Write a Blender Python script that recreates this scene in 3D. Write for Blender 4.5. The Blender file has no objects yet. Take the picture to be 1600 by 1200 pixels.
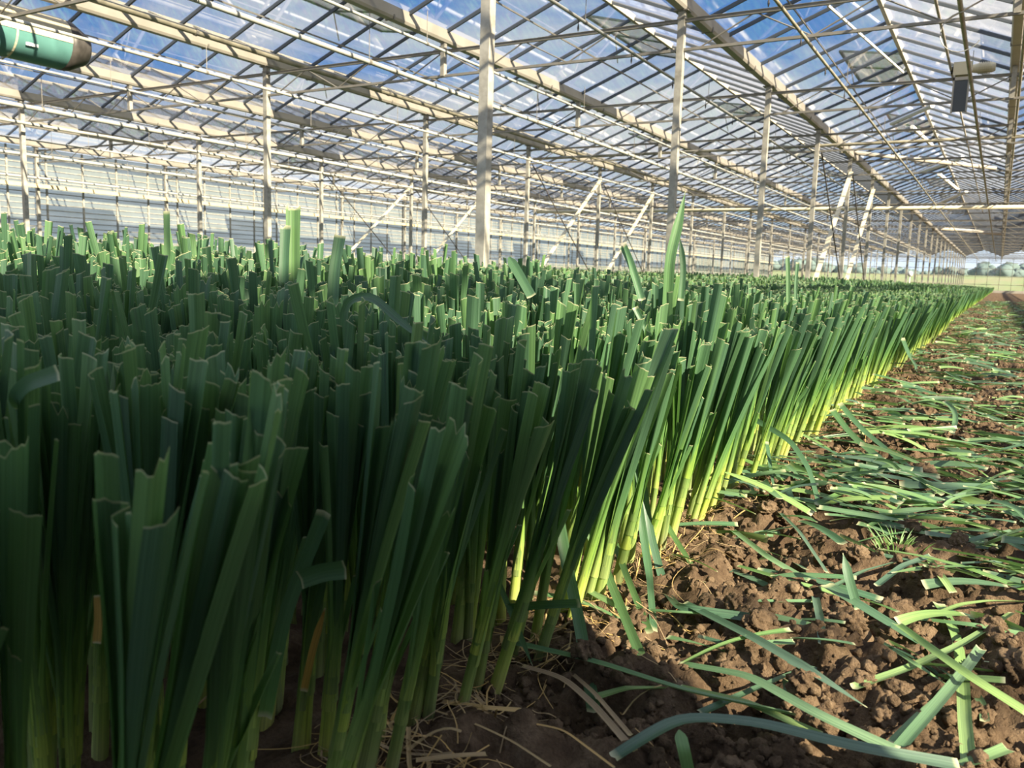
import bpy, math, random
import numpy as np
from mathutils import Matrix, Vector

# ------------------------------------------------------------------ camera, sky, sun, exposure
sc = bpy.context.scene
C = sc.collection
H = 0.62                                   # camera height above the soil
YAW, PITCH, ROLL, FPX = math.radians(30.04), math.radians(7.7), math.radians(1.77), 1297.0
Fv = np.array([-math.sin(YAW) * math.cos(PITCH), math.cos(YAW) * math.cos(PITCH), -math.sin(PITCH)])
R0 = np.array([math.cos(YAW), math.sin(YAW), 0.0]); U0 = np.cross(R0, Fv)
Rv = R0 * math.cos(ROLL) + U0 * math.sin(ROLL); Uv = -R0 * math.sin(ROLL) + U0 * math.cos(ROLL)
cam_data = bpy.data.cameras.new('camera'); cam = bpy.data.objects.new('camera', cam_data); C.objects.link(cam)
m = Matrix.Identity(4)
for i in range(3):
    m[i][0], m[i][1], m[i][2] = Rv[i], Uv[i], -Fv[i]
m[2][3] = H
cam.matrix_world = m
cam_data.sensor_width = 36.0; cam_data.lens = FPX / 1600 * 36
cam_data.clip_start = 0.02; cam_data.clip_end = 3000
cam_data.dof.use_dof = True; cam_data.dof.focus_distance = 2.1; cam_data.dof.aperture_fstop = 9.0
sc.camera = cam
sc.view_settings.view_transform = 'Standard'; sc.view_settings.look = 'None'
sc.view_settings.gamma = 1.0; sc.view_settings.use_curve_mapping = False
sc.view_settings.exposure = 0.35
cy = sc.cycles
cy.max_bounces = 8; cy.diffuse_bounces = 3; cy.glossy_bounces = 3; cy.transmission_bounces = 4
cy.transparent_max_bounces = 24; cy.caustics_reflective = False; cy.caustics_refractive = False
cy.sample_clamp_indirect = 4.0

SUN = np.array([-1.0, 0.30, -0.61]); SUN = SUN / np.linalg.norm(SUN)
sun_d = bpy.data.lights.new('sun', 'SUN'); sun_d.energy = 16.5; sun_d.angle = math.radians(0.6); sun_d.color = (1.0, 0.87, 0.66)
sun_o = bpy.data.objects.new('sun', sun_d); C.objects.link(sun_o)
sun_o.rotation_euler = Vector(SUN).to_track_quat('-Z', 'Y').to_euler(); sun_o.location = (20, -6, 12)

w = bpy.data.worlds.new('sky'); sc.world = w; w.use_nodes = True
nt = w.node_tree; nt.nodes.clear(); N = nt.nodes.new; LK = nt.links.new
def ramp(nt, stops, src=None):
    r = nt.nodes.new('ShaderNodeValToRGB'); e = r.color_ramp.elements
    while len(e) > 1: e.remove(e[-1])
    e[0].position = stops[0][0]; e[0].color = tuple(stops[0][1]) + (1,)
    for p, c in stops[1:]:
        q = e.new(p); q.color = tuple(c) + (1,)
    if src is not None: nt.links.new(src, r.inputs[0])
    return r.outputs[0]
tc = N('ShaderNodeTexCoord'); sx = N('ShaderNodeSeparateXYZ'); LK(tc.outputs['Generated'], sx.inputs[0])
blue = ramp(nt, [(0.0, (0.62, 0.74, 0.86)), (0.06, (0.50, 0.68, 0.90)), (0.22, (0.14, 0.37, 0.86)), (0.6, (0.07, 0.24, 0.74)), (1, (0.05, 0.19, 0.6))], sx.outputs[2])
mp = N('ShaderNodeMapping'); mp.inputs['Scale'].default_value = (1.5, 1.5, 4.2); mp.inputs['Location'].default_value = (0.62, 0.35, 0.2)
LK(tc.outputs['Generated'], mp.inputs[0])
nz = N('ShaderNodeTexNoise'); nz.inputs['Scale'].default_value = 1.6; nz.inputs['Detail'].default_value = 7; nz.inputs['Roughness'].default_value = 0.58
nz.inputs['Distortion'].default_value = 0.5; LK(mp.outputs[0], nz.inputs['Vector'])
cm = ramp(nt, [(0.40, (0, 0, 0)), (0.48, (0.5, 0.5, 0.5)), (0.58, (1, 1, 1))], nz.outputs[0])
mx = N('ShaderNodeMixRGB'); LK(cm, mx.inputs[0]); LK(blue, mx.inputs[1]); mx.inputs[2].default_value = (0.86, 0.90, 0.98, 1)
bg = N('ShaderNodeBackground'); bg.inputs[1].default_value = 1.15; LK(mx.outputs[0], bg.inputs[0])
wo = N('ShaderNodeOutputWorld'); LK(bg.outputs[0], wo.inputs[0])

# ------------------------------------------------------------------ materials
def mat(name, color=(0.5, 0.5, 0.5), rough=0.5, metal=0.0, noise=None, bump=None, spec=0.5):
    mm = bpy.data.materials.new(name); mm.use_nodes = True; t = mm.node_tree
    b = t.nodes['Principled BSDF']; b.inputs['Roughness'].default_value = rough; b.inputs['Metallic'].default_value = metal
    b.inputs['Specular IOR Level'].default_value = spec
    b.inputs['Base Color'].default_value = tuple(color) + (1,)
    if noise:
        sc_, c2, lo, hi = noise
        tcn = t.nodes.new('ShaderNodeTexCoord'); n = t.nodes.new('ShaderNodeTexNoise'); n.inputs['Scale'].default_value = sc_; n.inputs['Detail'].default_value = 6
        t.links.new(tcn.outputs['Object'], n.inputs['Vector'])
        o = ramp(t, [(lo, color), (hi, c2)], n.outputs[0]); t.links.new(o, b.inputs['Base Color'])
        if bump:
            bn = t.nodes.new('ShaderNodeBump'); bn.inputs['Distance'].default_value = bump; t.links.new(n.outputs[0], bn.inputs['Height']); t.links.new(bn.outputs[0], b.inputs['Normal'])
    return mm
M = {}
M['post'] = mat('galvanised_post', (0.44, 0.42, 0.36), 0.55, 0.15, (14, (0.27, 0.255, 0.215), 0.35, 0.7))
M['steel'] = mat('galvanised_steel', (0.27, 0.255, 0.22), 0.5, 0.3, (9, (0.22, 0.20, 0.165), 0.35, 0.7))
M['white'] = mat('white_painted_metal', (0.46, 0.425, 0.36), 0.5, 0.0, (3, (0.36, 0.33, 0.27), 0.4, 0.8))
M['pipe'] = mat('pale_pipe', (0.44, 0.445, 0.41), 0.4, 0.1, (5, (0.38, 0.36, 0.30), 0.45, 0.75))
M['oldpipe'] = mat('olive_grey_pipe', (0.38, 0.35, 0.26), 0.5, 0.1, (5, (0.22, 0.20, 0.14), 0.4, 0.7))
M['bar'] = mat('dark_glazing_bar', (0.10, 0.115, 0.13), 0.5, 0.3)
M['cream'] = mat('cream_sheet', (0.66, 0.60, 0.42), 0.5, 0.0, (5, (0.6, 0.54, 0.36), 0.5, 0.8))
M['teal'] = mat('teal_sheet', (0.12, 0.29, 0.26), 0.4, 0.0, (3, (0.08, 0.20, 0.18), 0.4, 0.75))
M['dark'] = mat('dark_sheet', (0.10, 0.09, 0.08), 0.5, 0.2, (8, (0.05, 0.045, 0.04), 0.4, 0.7))
M['label'] = mat('paper_label', (0.8, 0.8, 0.78), 0.6)
M['black'] = mat('black_rubber', (0.02, 0.02, 0.02), 0.6)
M['orange'] = mat('rail_tan', (0.62, 0.50, 0.30), 0.6, 0, (2, (0.45, 0.4, 0.28), 0.4, 0.7))
M['slate'] = mat('slate_grey_sheet', (0.075, 0.085, 0.095), 0.5)
M['added_bin'] = mat('grey_plastic', (0.25, 0.26, 0.27), 0.5)
M['bark'] = mat('bark', (0.1, 0.08, 0.06), 0.9)
M['crown'] = mat('far_foliage', (0.11, 0.155, 0.14), 0.9, 0, (0.5, (0.075, 0.11, 0.10), 0.35, 0.7))
M['grass'] = mat('field_grass', (0.15, 0.19, 0.06), 0.9, 0, (0.35, (0.20, 0.18, 0.075), 0.4, 0.65))

def soil_mat(name, c1, c2, c3, s=1.0):
    mm = bpy.data.materials.new(name); mm.use_nodes = True; t = mm.node_tree; b = t.nodes['Principled BSDF']
    b.inputs['Roughness'].default_value = 0.95; b.inputs['Specular IOR Level'].default_value = 0.15
    g = t.nodes.new('ShaderNodeNewGeometry')
    n1 = t.nodes.new('ShaderNodeTexNoise'); n1.inputs['Scale'].default_value = 14 * s; n1.inputs['Detail'].default_value = 8; n1.inputs['Roughness'].default_value = 0.65
    n2 = t.nodes.new('ShaderNodeTexNoise'); n2.inputs['Scale'].default_value = 110 * s; n2.inputs['Detail'].default_value = 5; n2.inputs['Roughness'].default_value = 0.7
    t.links.new(g.outputs['Position'], n1.inputs['Vector']); t.links.new(g.outputs['Position'], n2.inputs['Vector'])
    col = ramp(t, [(0.3, c1), (0.5, c2), (0.72, c3)], n1.outputs[0])
    mxx = t.nodes.new('ShaderNodeMixRGB'); mxx.blend_type = 'MULTIPLY'; mxx.inputs[0].default_value = 0.6
    t.links.new(col, mxx.inputs[1]); t.links.new(ramp(t, [(0.3, (0.55, 0.52, 0.5)), (0.65, (1.3, 1.3, 1.3))], n2.outputs[0]), mxx.inputs[2])
    t.links.new(mxx.outputs[0], b.inputs['Base Color'])
    bn = t.nodes.new('ShaderNodeBump'); bn.inputs['Distance'].default_value = 0.009; bn.inputs['Strength'].default_value = 1.0
    t.links.new(n2.outputs[0], bn.inputs['Height']); t.links.new(bn.outputs[0], b.inputs['Normal'])
    return mm
M['soil'] = soil_mat('brown_soil', (0.06, 0.039, 0.024), (0.125, 0.084, 0.050), (0.225, 0.16, 0.098))
M['clod'] = soil_mat('clod_soil', (0.095, 0.064, 0.038), (0.16, 0.110, 0.066), (0.27, 0.195, 0.12))

def leaf_mat(name, stops, wax=0.5, transl=(0.16, 0.36, 0.05), tw=0.3, rough=0.42, rnd=0.3, cutc=(0.62, 0.60, 0.36)):
    """leek tissue: pa = (across, along in metres, cut edge); rnd = a number per leaf"""
    mm = bpy.data.materials.new(name); mm.use_nodes = True; t = mm.node_tree; b = t.nodes['Principled BSDF']; nn = t.nodes.new; lk = t.links.new
    a = nn('ShaderNodeAttribute'); a.attribute_name = 'pa'; s = nn('ShaderNodeSeparateXYZ'); lk(a.outputs['Vector'], s.inputs[0])
    ar = nn('ShaderNodeAttribute'); ar.attribute_name = 'rnd'
    oi = nn('ShaderNodeObjectInfo')
    col = ramp(t, stops, s.outputs[1])
    # fine parallel veins along the leaf
    cb = nn('ShaderNodeCombineXYZ'); mu = nn('ShaderNodeMath'); mu.operation = 'MULTIPLY'; mu.inputs[1].default_value = 9.0; lk(s.outputs[0], mu.inputs[0])
    lk(mu.outputs[0], cb.inputs[0]); mv = nn('ShaderNodeMath'); mv.operation = 'MULTIPLY'; mv.inputs[1].default_value = 3.0; lk(s.outputs[1], mv.inputs[0]); lk(mv.outputs[0], cb.inputs[1])
    lk(ar.outputs['Fac'], cb.inputs[2])
    vn = nn('ShaderNodeTexNoise'); vn.inputs['Scale'].default_value = 1.0; vn.inputs['Detail'].default_value = 3; lk(cb.outputs[0], vn.inputs['Vector'])
    m1 = nn('ShaderNodeMixRGB'); m1.blend_type = 'MULTIPLY'; m1.inputs[0].default_value = 1.0
    lk(col, m1.inputs[1]); lk(ramp(t, [(0.35, (0.72, 0.74, 0.76)), (0.65, (1.25, 1.22, 1.18))], vn.outputs[0]), m1.inputs[2])
    # leaf to leaf variation and the waxy bloom
    m2 = nn('ShaderNodeMixRGB'); m2.blend_type = 'MULTIPLY'; m2.inputs[0].default_value = 1.0; lk(m1.outputs[0], m2.inputs[1])
    ad = nn('ShaderNodeMath'); ad.operation = 'ADD'; lk(ar.outputs['Fac'], ad.inputs[0]); lk(oi.outputs['Random'], ad.inputs[1])
    fr = nn('ShaderNodeMath'); fr.operation = 'FRACT'; lk(ad.outputs[0], fr.inputs[0])
    lk(ramp(t, [(0, (1 - rnd, 1 - rnd, 1 - 0.4 * rnd)), (0.5, (1, 1, 1)), (1, (1 + 1.4 * rnd, 1 + 0.9 * rnd, 1 - rnd * 0.3))], fr.outputs[0]), m2.inputs[2])
    m3 = nn('ShaderNodeMixRGB'); lk(s.outputs[2], m3.inputs[0]); lk(m2.outputs[0], m3.inputs[1]); m3.inputs[2].default_value = tuple(cutc) + (1,)
    lk(m3.outputs[0], b.inputs['Base Color']); b.inputs['Roughness'].default_value = rough; b.inputs['Specular IOR Level'].default_value = wax
    bn = nn('ShaderNodeBump'); bn.inputs['Distance'].default_value = 0.0006; bn.inputs['Strength'].default_value = 0.5; lk(vn.outputs[0], bn.inputs['Height']); lk(bn.outputs[0], b.inputs['Normal'])
    tr = nn('ShaderNodeBsdfTranslucent'); mt = nn('ShaderNodeMixRGB'); mt.blend_type = 'MULTIPLY'; mt.inputs[0].default_value = 0.0
    tm = nn('ShaderNodeMixRGB'); tm.inputs[0].default_value = 0.55; lk(m3.outputs[0], tm.inputs[1]); tm.inputs[2].default_value = tuple(transl) + (1,)
    lk(tm.outputs[0], tr.inputs['Color'])
    ms = nn('ShaderNodeMixShader'); ms.inputs[0].default_value = tw; lk(b.outputs[0], ms.inputs[1]); lk(tr.outputs[0], ms.inputs[2])
    lk(ms.outputs[0], t.nodes['Material Output'].inputs['Surface'])
    return mm
STOPS = [(0.0, (0.58, 0.64, 0.25)), (0.045, (0.42, 0.55, 0.15)), (0.11, (0.21, 0.37, 0.085)), (0.19, (0.115, 0.26, 0.08)), (0.28, (0.088, 0.195, 0.084)), (0.5, (0.082, 0.178, 0.088))]
M['leek'] = leaf_mat('leek_leaf', STOPS)
M['litter'] = leaf_mat('cut_leaf', [(0.0, (0.085, 0.20, 0.085)), (0.5, (0.18, 0.30, 0.15))], 0.5, (0.2, 0.38, 0.08), 0.22, 0.4, 0.42)
M['straw'] = leaf_mat('dry_straw', [(0.0, (0.50, 0.36, 0.17)), (0.5, (0.60, 0.46, 0.24))], 0.2, (0.5, 0.35, 0.12), 0.2, 0.7, 0.3, (0.5, 0.4, 0.2))
M['amber'] = leaf_mat('amber_leaf', [(0.0, (0.42, 0.30, 0.07)), (0.5, (0.45, 0.24, 0.06))], 0.3, (0.5, 0.3, 0.05), 0.25, 0.6, 0.15)

def glass_mat(name, milk, milk_col, tint=(0.93, 0.96, 0.97), refl=0.9, streak=(2.0, 0.5)):
    mm = bpy.data.materials.new(name); mm.use_nodes = True; t = mm.node_tree; t.nodes.clear(); nn = t.nodes.new; lk = t.links.new
    out = nn('ShaderNodeOutputMaterial'); tr = nn('ShaderNodeBsdfTransparent'); tr.inputs[0].default_value = tuple(tint) + (1,)
    gl = nn('ShaderNodeBsdfGlossy'); gl.inputs['Roughness'].default_value = 0.05; fr = nn('ShaderNodeFresnel'); fr.inputs[0].default_value = 1.45
    mf = nn('ShaderNodeMath'); mf.operation = 'MULTIPLY'; mf.inputs[1].default_value = refl; lk(fr.outputs[0], mf.inputs[0])
    m1 = nn('ShaderNodeMixShader'); lk(mf.outputs[0], m1.inputs[0]); lk(tr.outputs[0], m1.inputs[1]); lk(gl.outputs[0], m1.inputs[2])
    df = nn('ShaderNodeBsdfDiffuse'); df.inputs[0].default_value = tuple(milk_col) + (1,); tl = nn('ShaderNodeBsdfTranslucent'); tl.inputs[0].default_value = tuple(milk_col) + (1,)
    m2 = nn('ShaderNodeMixShader'); m2.inputs[0].default_value = 0.6; lk(df.outputs[0], m2.inputs[1]); lk(tl.outputs[0], m2.inputs[2])
    tcn = nn('ShaderNodeTexCoord'); mpn = nn('ShaderNodeMapping'); mpn.inputs['Scale'].default_value = (1.0, streak[0], streak[1]); lk(tcn.outputs['Object'], mpn.inputs[0])
    nz = nn('ShaderNodeTexNoise'); nz.inputs['Scale'].default_value = 1.3; nz.inputs['Detail'].default_value = 7; nz.inputs['Roughness'].default_value = 0.65; lk(mpn.outputs[0], nz.inputs['Vector'])
    mr = nn('ShaderNodeMapRange'); mr.inputs['From Min'].default_value = 0.3; mr.inputs['From Max'].default_value = 0.75
    mr.inputs['To Min'].default_value = milk[0]; mr.inputs['To Max'].default_value = milk[1]; lk(nz.outputs[0], mr.inputs['Value'])
    m3 = nn('ShaderNodeMixShader'); lk(mr.outputs[0], m3.inputs[0]); lk(m1.outputs[0], m3.inputs[1]); lk(m2.outputs[0], m3.inputs[2]); lk(m3.outputs[0], out.inputs[0])
    return mm
M['glass'] = glass_mat('roof_glass', (0.005, 0.035), (0.8, 0.82, 0.84), (0.98, 0.99, 1.0), 0.55)
M['glass_wet'] = glass_mat('roof_glass_with_condensation', (0.06, 0.36), (0.50, 0.50, 0.54), (0.97, 0.98, 0.98), 0.6, streak=(3.5, 0.6))
M['glass_side'] = glass_mat('whitewashed_side_glass', (0.72, 0.96), (0.29, 0.32, 0.27), streak=(0.6, 8.0))
M['glass_clear'] = glass_mat('gable_glass', (0.05, 0.2), (0.75, 0.8, 0.82))
M['glass_vent'] = glass_mat('vent_glass', (0.32, 0.40), (0.36, 0.39, 0.42))

# ------------------------------------------------------------------ helpers
def tag(o, label=None, cat=None, group=None, kind=None):
    if label: o['label'] = label
    if cat: o['category'] = cat
    if group: o['group'] = group
    if kind: o['kind'] = kind
    return o
def empty(name, loc=(0, 0, 0), rz=0.0):
    o = bpy.data.objects.new(name, None); C.objects.link(o); o.location = loc; o.rotation_euler = (0, 0, rz); o.empty_display_size = 0.1
    return o
def link(name, me, parent=None, loc=None):
    o = bpy.data.objects.new(name, me); C.objects.link(o)
    if parent is not None: o.parent = parent
    if loc is not None: o.location = loc
    return o
def npmesh(name, V, Q, mats, pa=None, rnd=None, smooth=True):
    """all-quad mesh from numpy arrays"""
    me = bpy.data.meshes.new(name); nv, nq = len(V), len(Q)
    me.vertices.add(nv); me.vertices.foreach_set('co', np.ascontiguousarray(V, dtype=np.float32).ravel())
    me.loops.add(nq * 4); me.loops.foreach_set('vertex_index', np.ascontiguousarray(Q, dtype=np.int32).ravel())
    me.polygons.add(nq); me.polygons.foreach_set('loop_start', np.arange(0, nq * 4, 4, dtype=np.int32))
    me.polygons.foreach_set('use_smooth', np.full(nq, smooth))
    me.update(calc_edges=True); me.validate()
    if pa is not None:
        at = me.attributes.new('pa', 'FLOAT_VECTOR', 'POINT'); at.data.foreach_set('vector', np.ascontiguousarray(pa, dtype=np.float32).ravel())
    if rnd is not None:
        at = me.attributes.new('rnd', 'FLOAT', 'POINT'); at.data.foreach_set('value', np.ascontiguousarray(rnd, dtype=np.float32))
    for mt in (mats if isinstance(mats, (list, tuple)) else [mats]): me.materials.append(mt)
    return me
class MB:
    """collects boxes, bars and tubes and links them as ONE mesh"""
    def __init__(s): s.v = []; s.f = []; s.n = 0
    def add(s, v, f):
        s.v.extend([tuple(map(float, p)) for p in v]); s.f.extend([tuple(i + s.n for i in q) for q in f]); s.n += len(v)
    def box(s, x0, x1, y0, y1, z0, z1):
        s.add([(x, y, z) for z in (z0, z1) for y in (y0, y1) for x in (x0, x1)], [(0, 2, 3, 1), (4, 5, 7, 6), (0, 1, 5, 4), (2, 6, 7, 3), (0, 4, 6, 2), (1, 3, 7, 5)])
    def bar(s, a, b, wd, ht, up=(0, 0, 1)):
        a = np.array(a, float); b = np.array(b, float); d = b - a; d /= np.linalg.norm(d); u = np.array(up, float)
        if abs(d @ u) > 0.98: u = np.array([0, 1.0, 0])
        r = np.cross(d, u); r /= np.linalg.norm(r); u = np.cross(r, d)
        v = [p + r * sx * wd / 2 + u * sz * ht / 2 for p in (a, b) for sz in (-1, 1) for sx in (-1, 1)]
        s.add(v, [(0, 1, 3, 2), (4, 6, 7, 5), (0, 4, 5, 1), (2, 3, 7, 6), (0, 2, 6, 4), (1, 5, 7, 3)])
    def tube(s, pts, rad, k=10, cap=True):
        pts = [np.array(p, float) for p in pts]; rings = []
        rad = rad if hasattr(rad, '__len__') else [rad] * len(pts); base = s.n; V = []
        for i, p in enumerate(pts):
            d = pts[min(i + 1, len(pts) - 1)] - pts[max(i - 1, 0)]; d /= np.linalg.norm(d)
            u = np.array([0, 0, 1.0]) if abs(d[2]) < 0.95 else np.array([1.0, 0, 0]); r = np.cross(d, u); r /= np.linalg.norm(r); u = np.cross(r, d)
            V += [p + rad[i] * (r * math.cos(2 * math.pi * j / k) + u * math.sin(2 * math.pi * j / k)) for j in range(k)]
        Fq = [(i * k + j, i * k + (j + 1) % k, (i + 1) * k + (j + 1) % k, (i + 1) * k + j) for i in range(len(pts) - 1) for j in range(k)]
        if cap: Fq += [tuple(range(k - 1, -1, -1)), tuple((len(pts) - 1) * k + j for j in range(k))]
        s.add(V, Fq)
    def build(s, name, mt, parent=None, smooth=False):
        me = bpy.data.meshes.new(name); me.from_pydata(s.v, [], s.f); me.update(); me.materials.append(mt)
        if smooth: me.shade_smooth()
        return link(name, me, parent)

# ------------------------------------------------------------------ greenhouse frame: setting
PX = [-22.495, -16.095, -9.695, -3.295, 3.105, 9.505]             # post lines
GX = [-22.495 + 3.2 * i for i in range(11)]                       # gutters
ROWS = [1.2 - 4 + 4 * k for k in range(26)]                       # frames, Y = -2.8 ... 97.2
Y0, Y1 = ROWS[0], ROWS[-1]
ZG = H + 2.90; ZE = ZG + 0.13; ZR = H + 3.66                      # gutter underside, eave, ridge
nbar = int((Y1 - Y0) / 0.8) + 1
for b in range(10):
    xa, xb = GX[b], GX[b + 1]; xm = (xa + xb) / 2
    me = bpy.data.meshes.new('ceiling')
    # panes lap over one another down the slope
    me.from_pydata([(xa, Y0, ZE), (xm, Y0, ZR), (xm, Y1, ZR), (xa, Y1, ZE), (xb, Y0, ZE), (xb, Y1, ZE)], [], [(0, 1, 2, 3), (1, 4, 5, 2)])
    me.materials.append(M['glass']); me.materials.append(M['glass_wet']); me.polygons[0].material_index = 0; me.polygons[1].material_index = 1; me.update()
    roof = tag(link('ceiling', me), kind='structure')
    g = MB()
    for i in range(nbar):
        y = Y0 + 0.8 * i
        for xs in (xa, xb):
            g.bar((xs, y, ZE - 0.012), (xm, y, ZR - 0.012), 0.026, 0.045)
    g.build('glazing_bars', M['bar'], roof)
    g = MB(); g.bar((xm, Y0, ZR - 0.02), (xm, Y1, ZR - 0.02), 0.05, 0.06); g.build('ridge_beam', M['white'], roof)
    g = MB()
    for xs in (0.5,):
        g.bar(((xa + xm) / 2, Y0, (ZE + ZR) / 2 - 0.05), ((xa + xm) / 2, Y1, (ZE + ZR) / 2 - 0.05), 0.012, 0.02)
    g.build('purlin_wire', M['steel'], roof)

def wall(name, pts_line, z0, z1, glass, mull, rails, axis, pos, matm, rail_w=0.03, rail_mat=None):
    lo, hi = pts_line
    me = bpy.data.meshes.new(name)
    P = (lambda a, z: (pos, a, z)) if axis == 'y' else (lambda a, z: (a, pos, z))
    me.from_pydata([P(lo, z0), P(hi, z0), P(hi, z1), P(lo, z1)], [], [(0, 1, 2, 3)]); me.materials.append(glass); me.update()
    o = tag(link(name, me), kind='structure'); g = MB(); off = 0.03
    for a in mull:
        if axis == 'y': g.box(pos, pos + off * 1.3, a - 0.022, a + 0.022, z0, z1)
        else: g.box(a - 0.018, a + 0.018, pos - off * 1.3, pos, z0, z1)
    g.build('wall_mullions', matm, o); g = MB()
    for z in rails:
        if axis == 'y': g.box(pos - 0.005, pos + off * 0.8, lo, hi, z - rail_w / 2, z + rail_w / 2)
        else: g.box(lo, hi, pos - off * 0.6, pos, z - rail_w / 2, z + rail_w / 2)
    g.build('wall_rails', rail_mat or matm, o)
    return o
wall('wall_left', (Y0, Y1), 0.3, ZG, M['glass_side'], [0.98 + 1.046 * i for i in range(-3, 93)], [0.55 + 0.15 * i for i in range(20)], 'y', GX[0] - 0.16, M['post'], 0.022, M['post'])
wall('wall_right', (Y0, Y1), 0.3, ZG, M['glass_clear'], [Y0 + 2.0 * i for i in range(51)], [0.6, 1.8, 3.0], 'y', GX[-1] + 0.12, M['post'])
gb = wall('wall_back', (GX[0], GX[-1]), 0.25, ZG, M['glass_clear'], [GX[0] + 1.0667 * i for i in range(31)], [0.8, 1.6, H + 1.75, H + 2.35, ZG - 0.05], 'x', Y1 + 0.16, M['steel'], 0.045)
g = MB(); q = bpy.data.meshes.new('gable_glass'); vv, ff = [], []
for b in range(10):
    xa, xb = GX[b], GX[b + 1]; xm = (xa + xb) / 2; n = len(vv); vv += [(xa, Y1, ZG), (xb, Y1, ZG), (xm, Y1, ZR)]; ff.append((n, n + 1, n + 2))
q.from_pydata(vv, [], ff); q.materials.append(M['glass_clear']); link('gable_glass', q, gb)
for nm, xx in (('left', GX[0] - 0.20), ('right', GX[-1] + 0.2)):
    g = MB(); g.box(xx - 0.08, xx + 0.06, Y0, Y1, -0.1, 0.3); tag(g.build('baseboard_' + nm, M['white']), kind='structure')
g = MB(); g.box(GX[0], GX[-1], Y1 + 0.08, Y1 + 0.2, -0.1, 0.25); tag(g.build('baseboard_back', M['white']), kind='structure')

# gutters
GN = {3: None}
for i, x in enumerate(GX):
    g = MB(); wd = 0.062
    prof = [(-wd, ZE + 0.02), (-wd, ZG + 0.03), (-0.045, ZG), (0.045, ZG), (wd, ZG + 0.03), (wd, ZE + 0.02), (wd - 0.01, ZE + 0.02), (wd - 0.012, ZG + 0.04), (0.04, ZG + 0.012), (-0.04, ZG + 0.012), (-wd + 0.012, ZG + 0.04), (-wd + 0.01, ZE + 0.02)]
    n = len(prof); V = [(x + px, y, pz) for y in (Y0, Y1) for px, pz in prof]
    g.add(V, [(k, (k + 1) % n, n + (k + 1) % n, n + k) for k in range(n)] )
    o = g.build('roof_gutter', M['white'])
    lab = {9: 'second gutter to the right of the aisle', 10: 'gutter along the right side wall', 8: 'gutter carried by the post row right of the aisle', 7: 'long pale roof gutter running nearly straight overhead along the aisle',
           6: 'pale roof gutter resting on the nearest row of posts left of the aisle', 5: 'pale roof gutter hung between the first and second post rows from the aisle',
           4: 'pale roof gutter resting on the second row of posts from the aisle', 3: 'roof gutter hung between the second and third post rows', 2: 'roof gutter resting on the third row of posts from the aisle',
           1: 'roof gutter hung between the third post row and the left side wall', 0: 'roof gutter along the top of the whitewashed left side wall'}[i]
    tag(o, lab, 'gutter', 'roof gutters')
    if 2 <= i <= 8:
        if i == 2: cg = MB(); cg.box(-0.070, 0.070, -0.012, 0.012, -0.006, 0.05); c0 = cg.build('gutter_clip', M['steel'], o); c0.location = (x, Y0 + 6.9, ZG)
        for y in np.arange(Y0 + 8.9, 34, 2.0): c = c0.copy(); C.objects.link(c); c.parent = o; c.location = (x, y, ZG)

# posts: a hollow box with a foot plate and a head plate
lp = MB(); lp.box(-0.038, 0.038, -0.038, 0.038, -0.1, ZG - 0.008)
me_post = bpy.data.meshes.new('post_shaft'); me_post.from_pydata(lp.v, [], lp.f); me_post.materials.append(M['post'])
lp = MB(); lp.box(-0.08, 0.08, -0.07, 0.07, ZG - 0.012, ZG - 0.001); lp.box(-0.045, 0.045, -0.045, 0.045, ZG - 0.09, ZG - 0.07)
me_head = bpy.data.meshes.new('post_head'); me_head.from_pydata(lp.v, [], lp.f); me_head.materials.append(M['steel'])
LINE = {0: 'slim steel post standing against the whitewashed left wall', 1: 'steel post of the third row from the aisle, near the left wall', 2: 'steel post of the second row from the aisle, rising out of the leeks',
        3: 'steel post of the row nearest the aisle, rising out of the leeks', 4: 'steel post of the row on the right side of the aisle', 5: 'steel post along the right side wall'}
SPEC = {(3, 5.2): 'nearest and thickest square steel post, rising past the top of the picture', (3, 9.2): 'second square post from the camera in the row nearest the aisle',
        (3, 13.2): 'third square post from the camera, in the row nearest the aisle', (3, 17.2): 'post in the row nearest the aisle where the first wind brace starts', (3, 21.2): 'post in the row nearest the aisle between the two wind braces',
        (2, 9.2): 'nearest post of the second row, standing left of the thickest post', (2, 13.2): 'post of the second row just left of the thickest post', (2, 17.2): 'second row post where the near end of the diagonal wind brace is fixed',
        (1, 9.2): 'leftmost post of the third row, near the left edge of the photo'}
for li, x in enumerate(PX):
    for y in ROWS:
        if li in (4, 5) and y > 60: continue
        e = empty('support_post', (x, y, 0)); link('post_shaft', me_post, e); link('post_head', me_head, e)
        tag(e, SPEC.get((li, round(y, 1)), LINE[li]), 'post', 'greenhouse posts: line %s' % ['left wall', 'third', 'second', 'nearest the aisle', 'right of aisle', 'right wall'][li])

# lattice trusses across, 6.4 m each, carrying a middle gutter on a stub
zt, zb = H + 2.79, H + 2.487
def truss_parts():
    out = []
    a = MB(); a.box(0.04, 6.36, -0.018, 0.018, zt - 0.016, zt + 0.016); a.box(0.04, 6.36, -0.03, 0.03, zt + 0.016, zt + 0.02); out.append(('top_chord', a, M['steel']))
    a = MB(); a.box(0.04, 6.36, -0.016, 0.016, zb - 0.015, zb + 0.015); out.append(('bottom_chord', a, M['steel']))
    n = 10
    for k in range(n):
        xa = 0.2 + 6.0 * k / n; xb = 0.2 + 6.0 * (k + 1) / n
        a = MB(); za, zc = (zb, zt) if k % 2 == 0 else (zt, zb)
        a.tube([(xa, 0, za), (xb, 0, zc)], 0.0085, 6, False); out.append(('web_brace', a, M['steel']))
    a = MB(); a.box(3.17, 3.23, -0.03, 0.03, zb, ZG - 0.002); out.append(('gutter_stub', a, M['post']))
    return out
tp = []
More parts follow.
